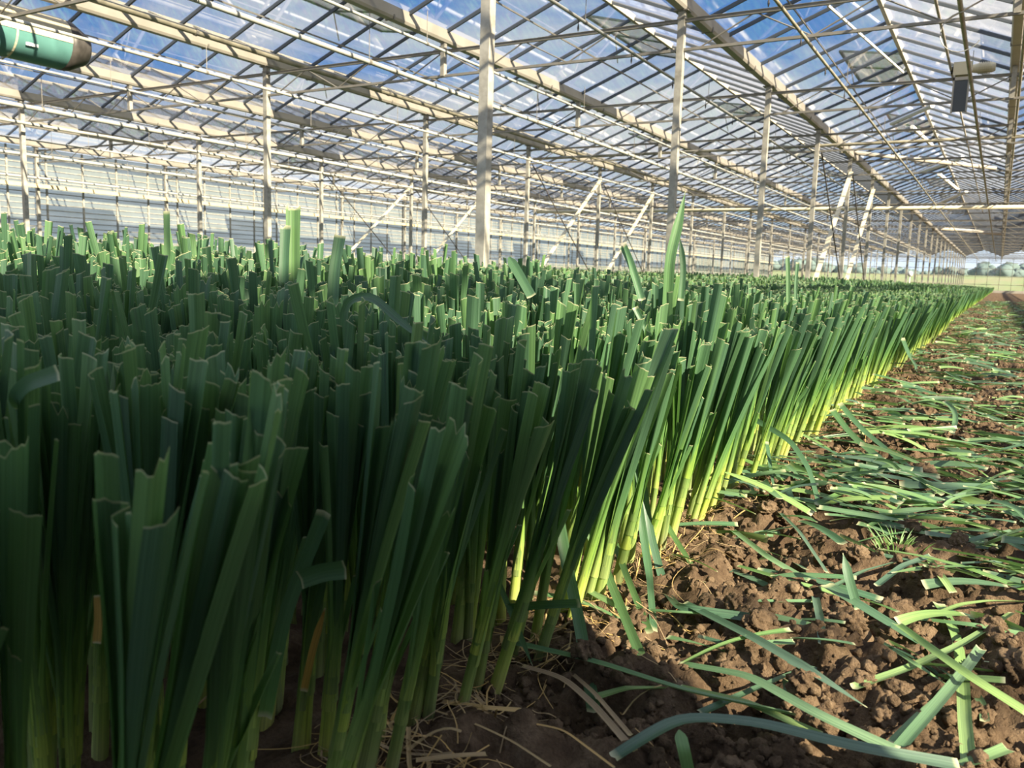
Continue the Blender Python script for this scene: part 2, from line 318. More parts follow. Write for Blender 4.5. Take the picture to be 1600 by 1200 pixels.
for nm, a, mt in truss_parts():
    me = bpy.data.meshes.new(nm); me.from_pydata(a.v, [], a.f); me.materials.append(mt); tp.append((nm, me))
far = MB()
for nm, a, mt in truss_parts():
    far.add(a.v, a.f)
me_far = bpy.data.meshes.new('lattice_truss'); me_far.from_pydata(far.v, [], far.f); me_far.materials.append(M['steel'])
SP = ['between the left wall and the third post row', 'between the third and second post rows', 'between the second row and the row nearest the aisle', 'crossing above the aisle', 'right of the aisle']
NTH = {1.2: 'first', 5.2: 'nearest visible', 9.2: 'second', 13.2: 'third', 17.2: 'fourth', 21.2: 'fifth'}
for s in range(5):
    for y in ROWS:
        if s == 4 and y > 40: continue
        if y <= 30:
            e = empty('lattice_truss', (PX[s], y, 0))
            for nm, me in tp: link(nm, me, e)
        else:
            e = link('lattice_truss', me_far, None, (PX[s], y, 0))
        nth = NTH.get(round(y, 1))
        tag(e, ('%s steel lattice truss, %s' % (nth, SP[s])) if nth else 'distant steel lattice truss ' + SP[s], 'truss', 'lattice trusses ' + SP[s])

# long pipes running with the rows:  (x, height above camera, radius, material, label)
PIPES = [(-6.47, 2.335, 0.028, 'pipe', 'thick white heating pipe under the gutter between first and second post rows'),
         (-5.66, 2.45, 0.016, 'pipe', 'thin pale pipe resting on trusses just right of the thick white pipe'),
         (-3.75, 2.45, 0.017, 'pipe', 'irrigation pipe with small hanging nozzles beside the post row nearest the aisle'),
         (-1.94, 2.45, 0.017, 'oldpipe', 'irrigation pipe with hanging nozzles crossing the clear blue roof panes left of the aisle'),
         (-0.53, 2.45, 0.022, 'oldpipe', 'dark round rail pipe sloping down the right side of the photo'),
         (-0.02, 2.62, 0.018, 'oldpipe', 'pipe alongside the gutter nearly overhead at the right edge'),
         (-9.40, 2.99, 0.042, 'oldpipe', 'thick olive pipe strapped beside the gutter on the second post row'),
         (-9.20, 2.46, 0.02, 'pipe', 'pale pipe running in front of the teal heater'),
         (-11.2, 2.45, 0.017, 'pipe', 'thin pale pipe passing below the teal heater'),
         (-12.9, 2.24, 0.036, 'pipe', 'bright white heating pipe hanging in front of the left wall'),
         (-15.8, 2.45, 0.03, 'pipe', 'pale pipe beside the third row of posts'),
         (-17.9, 2.45, 0.02, 'pipe', 'thin pipe between the third post row and left wall'),
         (-19.3, 2.3, 0.036, 'pipe', 'white heating pipe closest to the left wall'),
         (2.2, 2.45, 0.02, 'pipe', 'pale pipe above the ground right of the aisle'),
         (-22.2, 2.07, 0.03, 'pipe', 'round white rail along the left wall at mid height')]
for x, h, r, mt, lab in PIPES:
    g = MB(); g.tube([(x, y, H + h - 0.012 * (1 if k % 2 else 0)) for k, y in enumerate(np.arange(Y0 + 0.5, 96.8, 4.0))], r, 10)
    o = tag(g.build('overhead_pipe', M[mt], None, True), lab, 'pipe')
    g = MB()
    for y in np.arange(Y0 + 2.5, 60, 4.0):
        g.tube([(x, y - 0.02, H + h - 0.006), (x, y + 0.02, H + h - 0.006)], r * 1.25, 10)
        if h < 2.7: g.tube([(x, y, H + h), (x, y, zt if h > 2.4 else ZG)], 0.004, 5, False)
    g.build('pipe_hangers', M['steel'], o)
    if 'nozzles' in lab:
        for y in np.arange(0.8, 30, 1.35):
            g = MB(); g.tube([(x, y, H + h - 0.015), (x, y, H + h - 0.06), (x, y, H + h - 0.10), (x, y, H + h - 0.13)], [0.006, 0.004, 0.011, 0.004], 7); g.build('nozzle', M['black'], o)
g = MB(); g.box(-22.44, -22.33, Y0, Y1, H + 1.83, H + 1.93); tag(g.build('wall_beam', M['orange']), 'tan beam fixed along the left wall below the round rail', 'beam')
g = MB(); g.tube([(-16, 29.2, H + 2.36), (-8, 29.2, H + 2.36), (3.0, 29.2, H + 2.36)], 0.058, 12); tag(g.build('cross_pipe', M['cream'], None, True), 'thick cream pipe crossing the whole greenhouse below the far roof', 'pipe')
g = MB(); g.tube([(-9.6, 17.26, H + 2.6), (-3, 17.26, H + 2.6), (3.0, 17.26, H + 2.6)], 0.03, 10); tag(g.build('cross_pipe', M['oldpipe'], None, True), 'grey pipe crossing the aisle along the fourth truss', 'pipe')

def PT(x, y, X=None, Y=None, Z=None, t=None):
    """world point on the sight line through pixel (x, y) of the photograph's frame, at a given plane or distance"""
    r = Fv + Rv * (x - 800) / FPX - Uv * (y - 600) / FPX
    if t is None:
        t = X / r[0] if X is not None else Y / r[1] if Y is not None else (Z - H) / r[2]
    p = r * t; p[2] += H
    return p
# wind braces: a pale flat bar one way, a dark cable the other
BR = [(3, 17.2), (3, 21.2), (2, 17.2), (2, 21.2), (1, 17.2), (1, 21.2)]
for li, y in BR:
    x = PX[li] + 0.045; row = {3: 'the post row nearest the aisle', 2: 'the second post row', 1: 'the third post row'}[li]; wh = 'nearer bay' if y < 18 else 'farther bay'
    g = MB(); g.bar((x, y + 3.96, ZG - 0.35), (x, y + 0.05, 0.25), 0.022, 0.09, (1, 0, 0)); tag(g.build('wind_brace', M['cream']), 'pale flat diagonal bar in %s, %s' % (row, wh), 'brace')
    g = MB(); g.tube([(x + 0.03, y + 0.04, ZG - 0.4), (x + 0.03, y + 3.95, 0.3)], 0.014, 6); tag(g.build('brace_rod', M['dark']), 'dark diagonal rod crossing the pale bar in %s, %s' % (row, wh), 'brace rod')
a, b = PT(1313, 236, Y=21.0), PT(1555, 263, Y=25.0)
g = MB(); g.tube([a, b], 0.05, 8); tag(g.build('roof_brace', M['white']), 'white roof brace sloping slightly across the aisle bay', 'brace')
a, b = PT(1468, 357, Y=49.0), PT(1563, 365, Y=53.0)
g = MB(); g.tube([a, b], 0.09, 8); tag(g.build('roof_brace', M['white']), 'short white roof brace at the far end of the aisle bay', 'brace')
# bright vent push rods under the panes of the aisle bay
for (x0, y0, x1, y1, z, lab) in [(1293, 8, 1411, 113, H + 3.30, 'longest white vent push rod, sloping under the blue panes above the aisle'), (1393, 193, 1457, 165, H + 3.2, 'white vent push rod rising to the right above the fourth truss'),
                            (1436, 270, 1504, 246, H + 3.2, 'short white push rod farther down the aisle bay'), (1467, 272, 1497, 297, H + 3.2, 'small white push rod pointing down to the right'), (1468, 317, 1510, 299, H + 3.2, 'farthest small white push rod by the thick cream pipe'),
                            (1425, 198, 1456, 227, H + 3.3, 'white push rod just right of the fourth truss rod')]:
    a, b = PT(x0, y0, Z=z), PT(x1, y1, Z=z)
    rr = 0.018 if y0 < 10 else 0.02 + 0.0012 * np.linalg.norm(a)
    g = MB(); g.tube([a, b], rr, 6); tag(g.build('push_rod', M['label']), lab, 'rod')

# roof vents hinged at the ridge and standing a little open
va = MB(); L_, W_ = 0.95, 2.3
fr_ = MB(); fr_.bar((0, 0, 0), (L_, 0, 0), 0.03, 0.03); fr_.bar((0, W_, 0), (L_, W_, 0), 0.03, 0.03); fr_.bar((0, 0, 0), (0, W_, 0), 0.03, 0.03); fr_.bar((L_, 0, 0), (L_, W_, 0), 0.04, 0.035); fr_.bar((0, W_ / 2, 0), (L_, W_ / 2, 0), 0.025, 0.03)
me_vf = bpy.data.meshes.new('vent_frame'); me_vf.from_pydata(fr_.v, [], fr_.f); me_vf.materials.append(M['bar'])
me_vg = bpy.data.meshes.new('vent_pane'); me_vg.from_pydata([(0, 0, 0.008), (L_, 0, 0.008), (L_, W_, 0.008), (0, W_, 0.008)], [], [(0, 1, 2, 3)]); me_vg.materials.append(M['glass_vent'])
ar_ = MB(); ar_.tube([(L_, W_ / 2, 0), (L_ * 0.82, W_ / 2, -0.42)], 0.01, 6); me_va = bpy.data.meshes.new('vent_arm'); me_va.from_pydata(ar_.v, [], ar_.f); me_va.materials.append(M['white'])
for b in range(1, 8):
    xm = (GX[b] + GX[b + 1]) / 2
    for k in range(8):
        y = 2.4 + 6.4 * k + (3.2 if b % 2 else 0)
        side = -1
        e = empty('roof_vent', (xm - 0.03, y + W_, ZR + 0.02), 0)
        e.rotation_euler = Matrix.Rotation(math.pi, 3, 'Z').to_euler()
        tilt = math.radians(8 if (k + b) % 3 else 14)
        e.rotation_euler = (Matrix.Rotation(math.pi, 3, 'Z') @ Matrix.Rotation(-tilt, 3, 'Y')).to_euler()
        link('vent_frame', me_vf, e); link('vent_pane', me_vg, e); link('vent_arm', me_va, e)
        tag(e, 'glazed roof vent propped open at the ridge, dull grey against the sky', 'roof vent', 'open roof vents')

# hot-air heater: teal and cream drum hanging among the pipes at top left
def drum():
    e = empty('air_heater', (-10.0, 0, H + 2.53)); tag(e, 'large teal and cream drum heater with dark tapered end hanging top left', 'heater')
    ya, yb = 3.0, 6.2; R = 0.29; k = 40
    def shell(name, a0, a1, mt, r=R, ya=ya, yb=yb):
        V, Q = [], []; n = 14; ys = np.linspace(ya, yb, 7)
        for y in ys:
            for j in range(n + 1):
                a = a0 + (a1 - a0) * j / n; V.append((r * math.cos(a), y, r * math.sin(a)))
        for i in range(len(ys) - 1):
            for j in range(n): Q.append((i * (n + 1) + j, i * (n + 1) + j + 1, (i + 1) * (n + 1) + j + 1, (i + 1) * (n + 1) + j))
        link(name, npmesh(name, np.array(V), np.array(Q), mt), e)
    shell('cream_cover', math.radians(-4), math.radians(170), M['cream'], R + 0.006)
    shell('teal_shell', math.radians(-190), math.radians(-4), M['teal'])
    g = MB(); g.tube([(0, yb, 0), (0, yb + 0.10, 0), (0, yb + 0.26, 0), (0, yb + 0.30, 0)], [R * 1.005, R * 0.99, R * 0.72, R * 0.66], 32); g.build('end_cone', M['dark'], e, True)
    g = MB(); g.tube([(0, ya, 0), (0, ya - 0.12, 0)], [R, R * 0.8], 32); g.build('rear_cap', M['dark'], e, True)
    for y in (3.9, 5.2):
        g = MB(); g.tube([(R * 0.7, y, R * 0.7), (R * 0.7, y, 0.75)], 0.006, 6); g.tube([(-R * 0.7, y, R * 0.7), (-R * 0.7, y, 0.75)], 0.006, 6); g.build('hanger_rods', M['steel'], e)
    g = MB()
    for y in (3.6, 4.6, 5.55):
        g.tube([(0, y - 0.012, 0), (0, y + 0.012, 0)], R + 0.012, 40, False)
    g.build('band_straps', M['cream'], e)
    g = MB(); a = math.radians(-30)
    g.box(R * math.cos(a) + 0.0, R * math.cos(a) + 0.008, 5.66, 5.80, -0.16, -0.09); g.build('paper_label', M['label'], e)
    g = MB(); g.tube([(0.26, 5.0, -0.05), (0.3, 5.0, -0.18), (0.3, 5.04, -0.4), (0.3, 5.1, -0.52), (0.3, 4.9, -0.56)], 0.02, 8); g.build('exhaust_pipe', M['pipe'], e, True)
drum()

# vent motor on the third truss over the aisle
e = empty('vent_motor', (-0.72, 13.2, H + 2.83)); tag(e, 'cream vent motor with ribbed end on the third truss above the aisle', 'motor')
g = MB(); g.box(-0.10, 0.12, -0.07, 0.07, 0.0, 0.17); g.build('gearbox', M['cream'], e)
g = MB(); g.tube([(0.12, 0, 0.08), (0.2, 0, 0.08), (0.36, 0, 0.08), (0.40, 0, 0.08)], [0.05, 0.068, 0.068, 0.05], 16)
for k in range(6): g.tube([(0.2 + 0.025 * k, 0, 0.08), (0.208 + 0.025 * k, 0, 0.08)], 0.08, 16)
g.build('ribbed_motor', M['cream'], e)
g = MB(); g.tube([(-0.13, 0, 0.08), (-0.10, 0, 0.08)], 0.05, 14); g.build('chain_wheel', M['black'], e, True)
g = MB(); g.tube([(-0.13, -12, 0.10), (-0.13, 0, 0.08)], 0.017, 8); g.tube([(-0.13, 0, 0.08), (-0.13, 26, 0.08)], 0.015, 8); g.build('drive_shaft', M['white'], e, True)
e = empty('control_cabinet', (-0.70, 13.16, H + 2.40)); tag(e, 'flat grey hanging plate in a pale frame below the vent motor', 'cabinet')
g = MB(); g.box(-0.09, 0.07, -0.02, 0.02, -0.05, 0.36); g.build('grey_plate', M['slate'], e)
g = MB(); g.box(-0.11, -0.09, -0.03, 0.03, -0.06, 0.43); g.box(0.07, 0.09, -0.03, 0.03, -0.06, 0.43); g.box(-0.11, 0.09, -0.03, 0.03, 0.36, 0.40); g.build('plate_frame', M['white'], e)
g = MB(); pts = [(-0.5 + 0.17 * math.cos(a), 8.6, H + 2.22 + 0.17 * math.sin(a)) for a in np.linspace(math.radians(90), math.radians(330), 16)]
g.tube(pts, 0.004, 5, False); tag(g.build('wire_loop', M['pipe']), 'thin round wire loop hanging from the dark rail pipe at right', 'wire')

def vnoise(x, y, seed):
    r = np.random.RandomState(seed); G = r.rand(256, 256)
    xi = np.floor(x).astype(int); yi = np.floor(y).astype(int); fx = x - xi; fy = y - yi
    fx = fx * fx * (3 - 2 * fx); fy = fy * fy * (3 - 2 * fy)
    a = G[xi % 256, yi % 256]; b = G[(xi + 1) % 256, yi % 256]; c = G[xi % 256, (yi + 1) % 256]; d = G[(xi + 1) % 256, (yi + 1) % 256]
    return (a * (1 - fx) + b * fx) * (1 - fy) + (c * (1 - fx) + d * fx) * fy
def lump(seed, r=1.0, n=12, flat=0.7):
    """knobbly clod from a lat-long grid, radius about 1"""
    V = []; rr = np.random.RandomState(seed); ph = rr.rand(3) * 50
    th = np.linspace(0.02, math.pi - 0.02, n); az = np.linspace(0, 2 * math.pi, 2 * n, endpoint=False)
    T, A = np.meshgrid(th, az, indexing='ij'); d = np.stack([np.sin(T) * np.cos(A), np.sin(T) * np.sin(A), np.cos(T)], -1)
    q = d * 1.7 + ph
    f = 1 + 0.55 * (vnoise(q[..., 0] * 1.3 + q[..., 2], q[..., 1] * 1.3, seed) - 0.5) + 0.42 * (vnoise(q[..., 0] * 3 + q[..., 2] * 2, q[..., 1] * 3 + q[..., 2], seed + 1) - 0.5) + (0.25 * (vnoise(q[..., 0] * 8, q[..., 1] * 8 + q[..., 2] * 7, seed + 2) - 0.5) if n > 8 else 0)
    f[:, :] = f; P = d * f[..., None]; P[..., 2] *= flat; P = P.reshape(-1, 3) * r; m_ = 2 * n
    Q = [(i * m_ + j, (i + 1) * m_ + j, (i + 1) * m_ + (j + 1) % m_, i * m_ + (j + 1) % m_) for i in range(n - 1) for j in range(m_)]
    return P, np.array(Q)
# ------------------------------------------------------------------ outside beyond the far gable
g = MB(); V = []; xs = np.linspace(-220, 220, 56); ys = [97.4, 100, 112, 120, 260, 700]; zs = [-0.05, 0.1, 1.7, 1.9, 2.2, 3.0]
rs = np.random.RandomState(4)
for y, z in zip(ys, zs):
    for x in xs: V.append((x, y, z + rs.uniform(-0.06, 0.06)))
Q = [(i * 56 + j, i * 56 + j + 1, (i + 1) * 56 + j + 1, (i + 1) * 56 + j) for i in range(5) for j in range(55)]
link_o = link('grass_bank', npmesh('grass_bank', np.array(V), np.array(Q), M['grass'])); tag(link_o, 'yellow-green grassy field rising behind the far gable glass', 'field', None, 'structure')
link_o.name = 'trim_1'
rt = random.Random(8)
for i, (x, y, hh, ww) in enumerate([(-15, 330, 9, 12), (-4, 330, 8, 9), (-1, 300, 11, 13), (8, 310, 12, 14), (24, 330, 8, 16), (-26, 340, 7, 12), (-62, 300, 13, 14), (-50, 320, 8, 16), (-78, 310, 12, 12), (-98, 300, 10, 18), (-38, 340, 8, 12), (40, 330, 10, 15)]):
    hh *= 0.55; e = empty('distant_tree', (x, y, 2.3))
    g = MB(); g.tube([(0, 0, -0.5), (0.2, 0, hh * 0.35), (0, 0.2, hh * 0.6)], [0.5, 0.4, 0.25], 8); g.build('trunk', M['bark'], e)
    VV, QQ, n = [], [], 0
    for k in range(16):
        P, Qf = lump(200 + k, ww * rt.uniform(.12, .2), 9, 0.8); cen = [rt.uniform(-.45, .45) * ww, rt.uniform(-.3, .3) * ww, hh * rt.uniform(.25, .6)]
        VV.append(P + cen); QQ.append(Qf + n); n += len(P)
    link('crown', npmesh('crown', np.concatenate(VV), np.concatenate(QQ), M['crown']), e)
    tag(e, 'hazy rounded tree on the horizon beyond the far gable glass', 'tree', 'trees on the horizon')

# tall made-up bin stack right of the camera, out of frame: added to shade the near end of the bed
for k in range(3):
    for j in range(3):
        e = empty('added_shade_bin', (0.46, -2.88 + 1.18 * j, 0.03 + 0.74 * k)); g = MB(); s_ = 1.14
        g.box(0, 1.0, 0, s_, 0.12, 0.15); g.box(0, 0.04, 0, s_, 0.12, 0.72); g.box(0.96, 1.0, 0, s_, 0.12, 0.72); g.box(0.04, 0.96, 0, 0.04, 0.12, 0.72); g.box(0.04, 0.96, s_ - 0.04, s_, 0.12, 0.72); g.build('added_bin_body', M['added_bin'], e)
        for xx in (0.02, 0.44, 0.86):
            g = MB(); g.box(xx, xx + 0.12, 0.02, s_ - 0.02, 0.0, 0.12); g.build('added_bin_foot', M['added_bin'], e)
        tag(e, '%s added shade-casting grey bin of the %s stack beside the camera' % (['bottom', 'middle', 'top'][k], ['rear', 'centre', 'front'][j]), 'bin', 'added shade bins')

# ------------------------------------------------------------------ soil
def soil_h(x, y):
    wx = x + 0.03 * vnoise(x * 9, y * 9, 11); wy = y + 0.03 * vnoise(x * 9 + 40, y * 9, 12)
    h = 0.045 * (vnoise(wx * 3.2, wy * 3.2, 1) - 0.5) + 0.055 * (np.abs(vnoise(wx * 8, wy * 8, 2) - 0.5) * -2 + 0.5) + 0.048 * (vnoise(wx * 17, wy * 17, 3) - 0.5)
    h += 0.032 * (np.abs(vnoise(wx * 34, wy * 34, 4) - 0.5) * -2 + 0.5) + 0.020 * (vnoise(wx * 75, wy * 75, 5) - 0.5)
    fade = np.clip((x + 0.72) / 0.2, 0.5, 1.0) * np.clip(1.4 - y / 60, 0.3, 1)
    return h * fade * 0.95 - 0.006
gx = np.concatenate([np.linspace(-24, -1.3, 40)[:-1], np.linspace(-1.3, -0.75, 50)[:-1], np.arange(-0.75, 0.75, 0.0085), np.linspace(0.76, 2.5, 60), np.linspace(2.6, 24, 60)])
gy = [-3.5, -2, -1, -0.3, 0.2, 0.6]; y = 0.75
while y < 99.5:
    gy.append(y); y += max(0.0085, 0.0062 * y)
gy = np.array(gy)
XX, YY = np.meshgrid(gx, gy); ZZ = soil_h(XX, YY); nx, ny = len(gx), len(gy)
V = np.stack([XX.ravel(), YY.ravel(), ZZ.ravel()], 1); I = np.arange(nx * ny).reshape(ny, nx)
Q = np.stack([I[:-1, :-1].ravel(), I[:-1, 1:].ravel(), I[1:, 1:].ravel(), I[1:, :-1].ravel()], 1)
tag(link('floor', npmesh('floor', V, Q, M['soil'])), kind='structure')

clod_me = [npmesh('soil_clod', *lump(30 + i, 1, 22, 0.75), M['clod']) for i in range(6)]
rc = random.Random(5)
CL = [(1395, 940, 0.040, 'large rounded pale brown clod, biggest lump on the aisle soil'), (1165, 1020, 0.030, 'angular clod beside the long leaf crossing, lower middle'), (1592, 1062, 0.034, 'clod at the right edge behind the long green cut leaf'),
      (1385, 1118, 0.020, 'small clod below the pointed tip of a cut leaf'), (1445, 740, 0.032, 'clod half buried in litter at mid aisle'), (1195, 790, 0.028, 'clod at the foot of the sunlit leek row'), (1225, 810, 0.024, 'second clod by the foot of the sunlit leek row'),
      (1135, 825, 0.022, 'low clod touching the last sunlit shafts'), (1340, 870, 0.024, 'dark knobbly clod above the upright cut leaf'), (1365, 855, 0.018, 'small clod next to the green weeds'), (1330, 985, 0.024, 'crumbly clod left of the pointed leaf tip'), (1300, 995, 0.018, 'small crumbly clod left of another'),
      (1300, 770, 0.03, 'clod in the sun above the scattered leaf pieces'), (1320, 790, 0.022, 'small sunlit clod near mid aisle'), (1150, 870, 0.02, 'rounded small clod near the bed edge'), (1105, 945, 0.02, 'reddish clod right of the hanging leaf'), (1430, 1050, 0.018, 'lump at the upper end of the crossed leaves'), (1560, 1150, 0.02, 'clod near the bottom right corner')]
for i, (px, py, r, lab) in enumerate(CL):
    p = PT(px, py + 6, Z=0.01); o = link('soil_clod', clod_me[i % 6], None, (p[0], p[1], soil_h(np.array([p[0]]), np.array([p[1]]))[0] + r * 0.45)); o.scale = (r, r, r); o.rotation_euler = (rc.uniform(-.3, .3), rc.uniform(-.3, .3), rc.uniform(0, 6)); tag(o, lab, 'clod', 'soil clods on the aisle')
for i in range(150):
    d = 1.1 + 5.5 * rc.random() ** 1.6; x = rc.uniform(-0.55, 0.45); r = rc.uniform(0.010, 0.027)
    o = link('soil_clod', clod_me[i % 6], None, (x, d, soil_h(np.array([x]), np.array([d]))[0] + r * 0.3)); o.scale = (r, r * rc.uniform(.8, 1.2), r); o.rotation_euler = (rc.uniform(-.5, .5), rc.uniform(-.5, .5), rc.uniform(0, 6))
    tag(o, 'small brown clod among the crumbly soil and cut leaves of the aisle', 'clod', 'small clods on the aisle')
# crumbs nobody could count
lumps = [lump(60 + i, 1, 6, 0.85) for i in range(6)]; VV, QQ, n = [], [], 0; rr = np.random.RandomState(7)
for i in range(15000):
    d = 0.95 + 6.5 * rr.rand() ** 1.7; x = rr.uniform(-0.62, 0.62); r = 0.0022 + 0.010 * rr.rand() ** 3
    P, Qf = lumps[i % 6]; a = rr.rand() * 6.28; ca, sa = math.cos(a), math.sin(a); h = soil_h(np.array([x]), np.array([d]))[0]
    VV.append(np.stack([(P[:, 0] * ca - P[:, 1] * sa) * r + x, (P[:, 0] * sa + P[:, 1] * ca) * r + d, P[:, 2] * r + h + r * 0.2], 1)); QQ.append(Qf + n); n += len(P)
tag(link('soil_crumbs', npmesh('soil_crumbs', np.concatenate(VV), np.concatenate(QQ), M['clod'])), 'loose brown soil crumbs scattered over the aisle', 'soil', None, 'stuff')

# ------------------------------------------------------------------ leeks
def smooth(a, b, x):
    t = np.clip((x - a) / (b - a), 0, 1); return t * t * (3 - 2 * t)
def leaf_geo(rng, az, z0, zc, lean, wid, r, nl=11, na=6, fold=0.9, bend=0.0, cut_jag=0.002):
    """one upright leek leaf: wraps the shaft at z0, opens to a folded blade, cut straight at zc"""
    s = np.linspace(0, 1, nl); L = (zc - z0) / math.cos(lean * 0.9); s = np.concatenate([s[:-1], [1 - 0.0022 / L, 1.0]]); nl = len(s)
    ang = lean * smooth(0, 0.45, s) + bend * s ** 2
    ds = np.diff(s, prepend=0) * L; cx = np.cumsum(np.sin(ang) * ds); cz = z0 + np.cumsum(np.cos(ang) * ds)
    u = np.linspace(-1, 1, na + 1); S, Ug = np.meshgrid(s, u, indexing='ij'); o = smooth(0.0, 0.38, S)
    A = Ug * math.radians(100); ux = r * np.sin(A); uy = r * (1 - np.cos(A)) - r
    hw = wid / 2 * (0.75 + 0.25 * smooth(0.3, 0.8, S)); fa = fold * (1 - 0.25 * smooth(0.5, 1.0, S))
    vx = Ug * hw * np.cos(fa * 0.8); vy = np.abs(Ug) ** 1.25 * hw * np.sin(fa) - 0.004
    lx = ux * (1 - o) + vx * o; ly = -(uy * (1 - o) * -1) * 1.0 + 0 * o; ly = (r * (np.cos(A)) * (1 - o)) * 1.0
    # in the leaf's frame: side axis t, radial axis n (points outward); the blade opens towards the plant's axis
    rad = ly - vy * o
    tw = (rng.rand() - 0.5) * 1.3 * S ** 1.5
    side = lx * np.cos(tw) - (rad - r * (1 - o)) * np.sin(tw) * o; radial = rad + lx * np.sin(tw) * o
    jag = (rng.rand(na + 1) - 0.5) * 2 * cut_jag + (rng.rand() - 0.5) * 0.014 * u; top = smooth(0.9, 1.0, S) * jag[None, :]
    t_ = np.array([-math.sin(az), math.cos(az)]); n_ = np.array([math.cos(az), math.sin(az)])
    ra = cx[:, None] + radial * np.cos(ang)[:, None]
    X = ra * n_[0] + side * t_[0]; Yv = ra * n_[1] + side * t_[1]; Z = cz[:, None] - radial * np.sin(ang)[:, None] * 0.8 + top
    V = np.stack([X.ravel(), Yv.ravel(), Z.ravel()], 1)
    cut = np.zeros_like(S); cut[-1] = 1.0
    pa = np.stack([Ug.ravel(), (z0 * 0.6 + S * L).ravel() * 1.0, cut.ravel()], 1)
    I = np.arange(nl * (na + 1)).reshape(nl, na + 1)
    Q = np.stack([I[:-1, :-1].ravel(), I[:-1, 1:].ravel(), I[1:, 1:].ravel(), I[1:, :-1].ravel()], 1)
    return V, Q, pa
def shaft_geo(rng, r, h, nl=7, k=10):
    z = np.linspace(-0.02, h, nl); rad = r * (1 + 0.12 * np.exp(-((z - 0.01) / 0.03) ** 2)) * (1 - 0.12 * smooth(h * 0.6, h, z))
    a = np.linspace(0, 2 * math.pi, k + 1)[:k]; Z, A = np.meshgrid(z, a, indexing='ij'); Rr = rad[:, None] * np.ones_like(A)
    V = np.stack([(Rr * np.cos(A)).ravel(), (Rr * np.sin(A) * 0.9).ravel(), Z.ravel()], 1)
    pa = np.stack([np.sin(A).ravel(), np.clip(Z, 0, 1).ravel(), np.zeros(Z.size)], 1)
    Q = [(i * k + j, i * k + (j + 1) % k, (i + 1) * k + (j + 1) % k, (i + 1) * k + j) for i in range(nl - 1) for j in range(k)]
    return V, np.array(Q), pa
def leek_proto(seed, lod=0):
    rng = np.random.RandomState(seed); r = rng.uniform(0.0078, 0.0112); hs = rng.uniform(0.13, 0.19); az = rng.rand() * 6.28; parts = []
    nl, na = [(11, 6), (4, 2), (2, 2), (1, 2)][lod]; nl = max(nl, 2)
    if lod < 2: parts.append(('shaft',) + shaft_geo(rng, r, hs, 7 if lod == 0 else 3, 10 if lod == 0 else 5))
    nleaf = [rng.randint(6, 9), 5, 4, 3][lod]; zc = rng.uniform(0.455, 0.515)
    for i in range(nleaf):
        f = i / max(1, nleaf - 1)                                  # 0 outermost .. 1 innermost
        lean = math.radians((1 - f) * rng.uniform(3, 9.5) + rng.uniform(0.3, 2.2)); z0 = hs * (0.45 + 0.5 * f); a = az + (math.pi if i % 2 else 0) + rng.normal() * 0.35
        wd = rng.uniform(0.021, 0.034) * (0.92 if f > 0.8 else 1) * (1.0, 1.0, 1.15, 1.4)[lod]; top = zc + rng.normal() * 0.02
        if lod == 0 and i < 2 and rng.rand() < 0.5: top = rng.uniform(0.22, 0.44); wd *= rng.uniform(0.35, 0.65); lean *= rng.uniform(1.1, 1.9)
        if rng.rand() < 0.06: top += rng.uniform(0.02, 0.06)
        parts.append(('leaf',) + leaf_geo(rng, a, z0, top, lean, wd, r * (1.06 - 0.1 * f), nl, na, rng.uniform(0.6, 1.15), rng.uniform(-0.05, 0.05), (0.009 if rng.rand() < 0.14 else 0.0011) if lod < 2 else 0.003))
    return parts
protos = [leek_proto(100 + i) for i in range(22)]
pmesh = [[(nm, npmesh('leek_' + nm, V, Q, M['leek'], pa, np.full(len(V), (i * 0.37 + k * 0.23) % 1.0))) for k, (nm, V, Q, pa) in enumerate(pr)] for i, pr in enumerate(protos)]
EDGE = -0.62
rl = np.random.RandomState(17)
def positions(ya, yb, xa, dx, dy, per):
    xs = np.arange(EDGE, xa, -dx); ys = np.arange(ya, yb, dy); X, Yg = np.meshgrid(xs, ys); X = X.ravel(); Yg = Yg.ravel()
    X = np.repeat(X, per); Yg = np.repeat(Yg, per); n = len(X)
    return X + rl.normal(0, 0.016, n) - 0.02 * (X > EDGE - 0.01) * 0, Yg + rl.normal(0, 0.022, n)
def tall(X):
    return 1 + 0.25 * smooth(0.3, 2.6, EDGE - X)
def in_view(X, Yv, m_=0.12):
    dz = Fv[0] * X + Fv[1] * Yv - Fv[2] * 0.1; dxv = Rv[0] * X + Rv[1] * Yv
    return (dz > 0.05) & (np.abs(dxv) < dz * (800 / FPX + m_) + 0.18)
X1, Y1_ = positions(-0.25, 5.0, -7.5, 0.10, 0.125, 3)
keep = in_view(X1, Y1_) & (np.hypot(X1, Y1_) < 5.2) & (rl.rand(len(X1)) < 0.92) & (np.hypot(X1 * 1.0, Y1_) > 0.64)
X1, Y1_ = X1[keep], Y1_[keep]
def tilt_of(X, n):
    e = np.exp(-(EDGE - X) / 0.11)
    return np.clip(rl.normal(0, 0.035, n) + 0.19 * e, -0.1, 0.5), rl.normal(0, 0.065, n)         # towards +X, towards +Y
TX, TY = tilt_of(X1, len(X1)); RZ = rl.rand(len(X1)) * 6.28; SC = rl.uniform(0.95, 1.05, len(X1)) * tall(X1); PI_ = rl.randint(0, len(protos), len(X1))
dist = np.hypot(X1, Y1_); depth_in = np.clip((EDGE - X1) / 0.115, 0, 30)
score = dist * (1 + 0.16 * depth_in); order = np.argsort(score); things = set(order[:300].tolist())
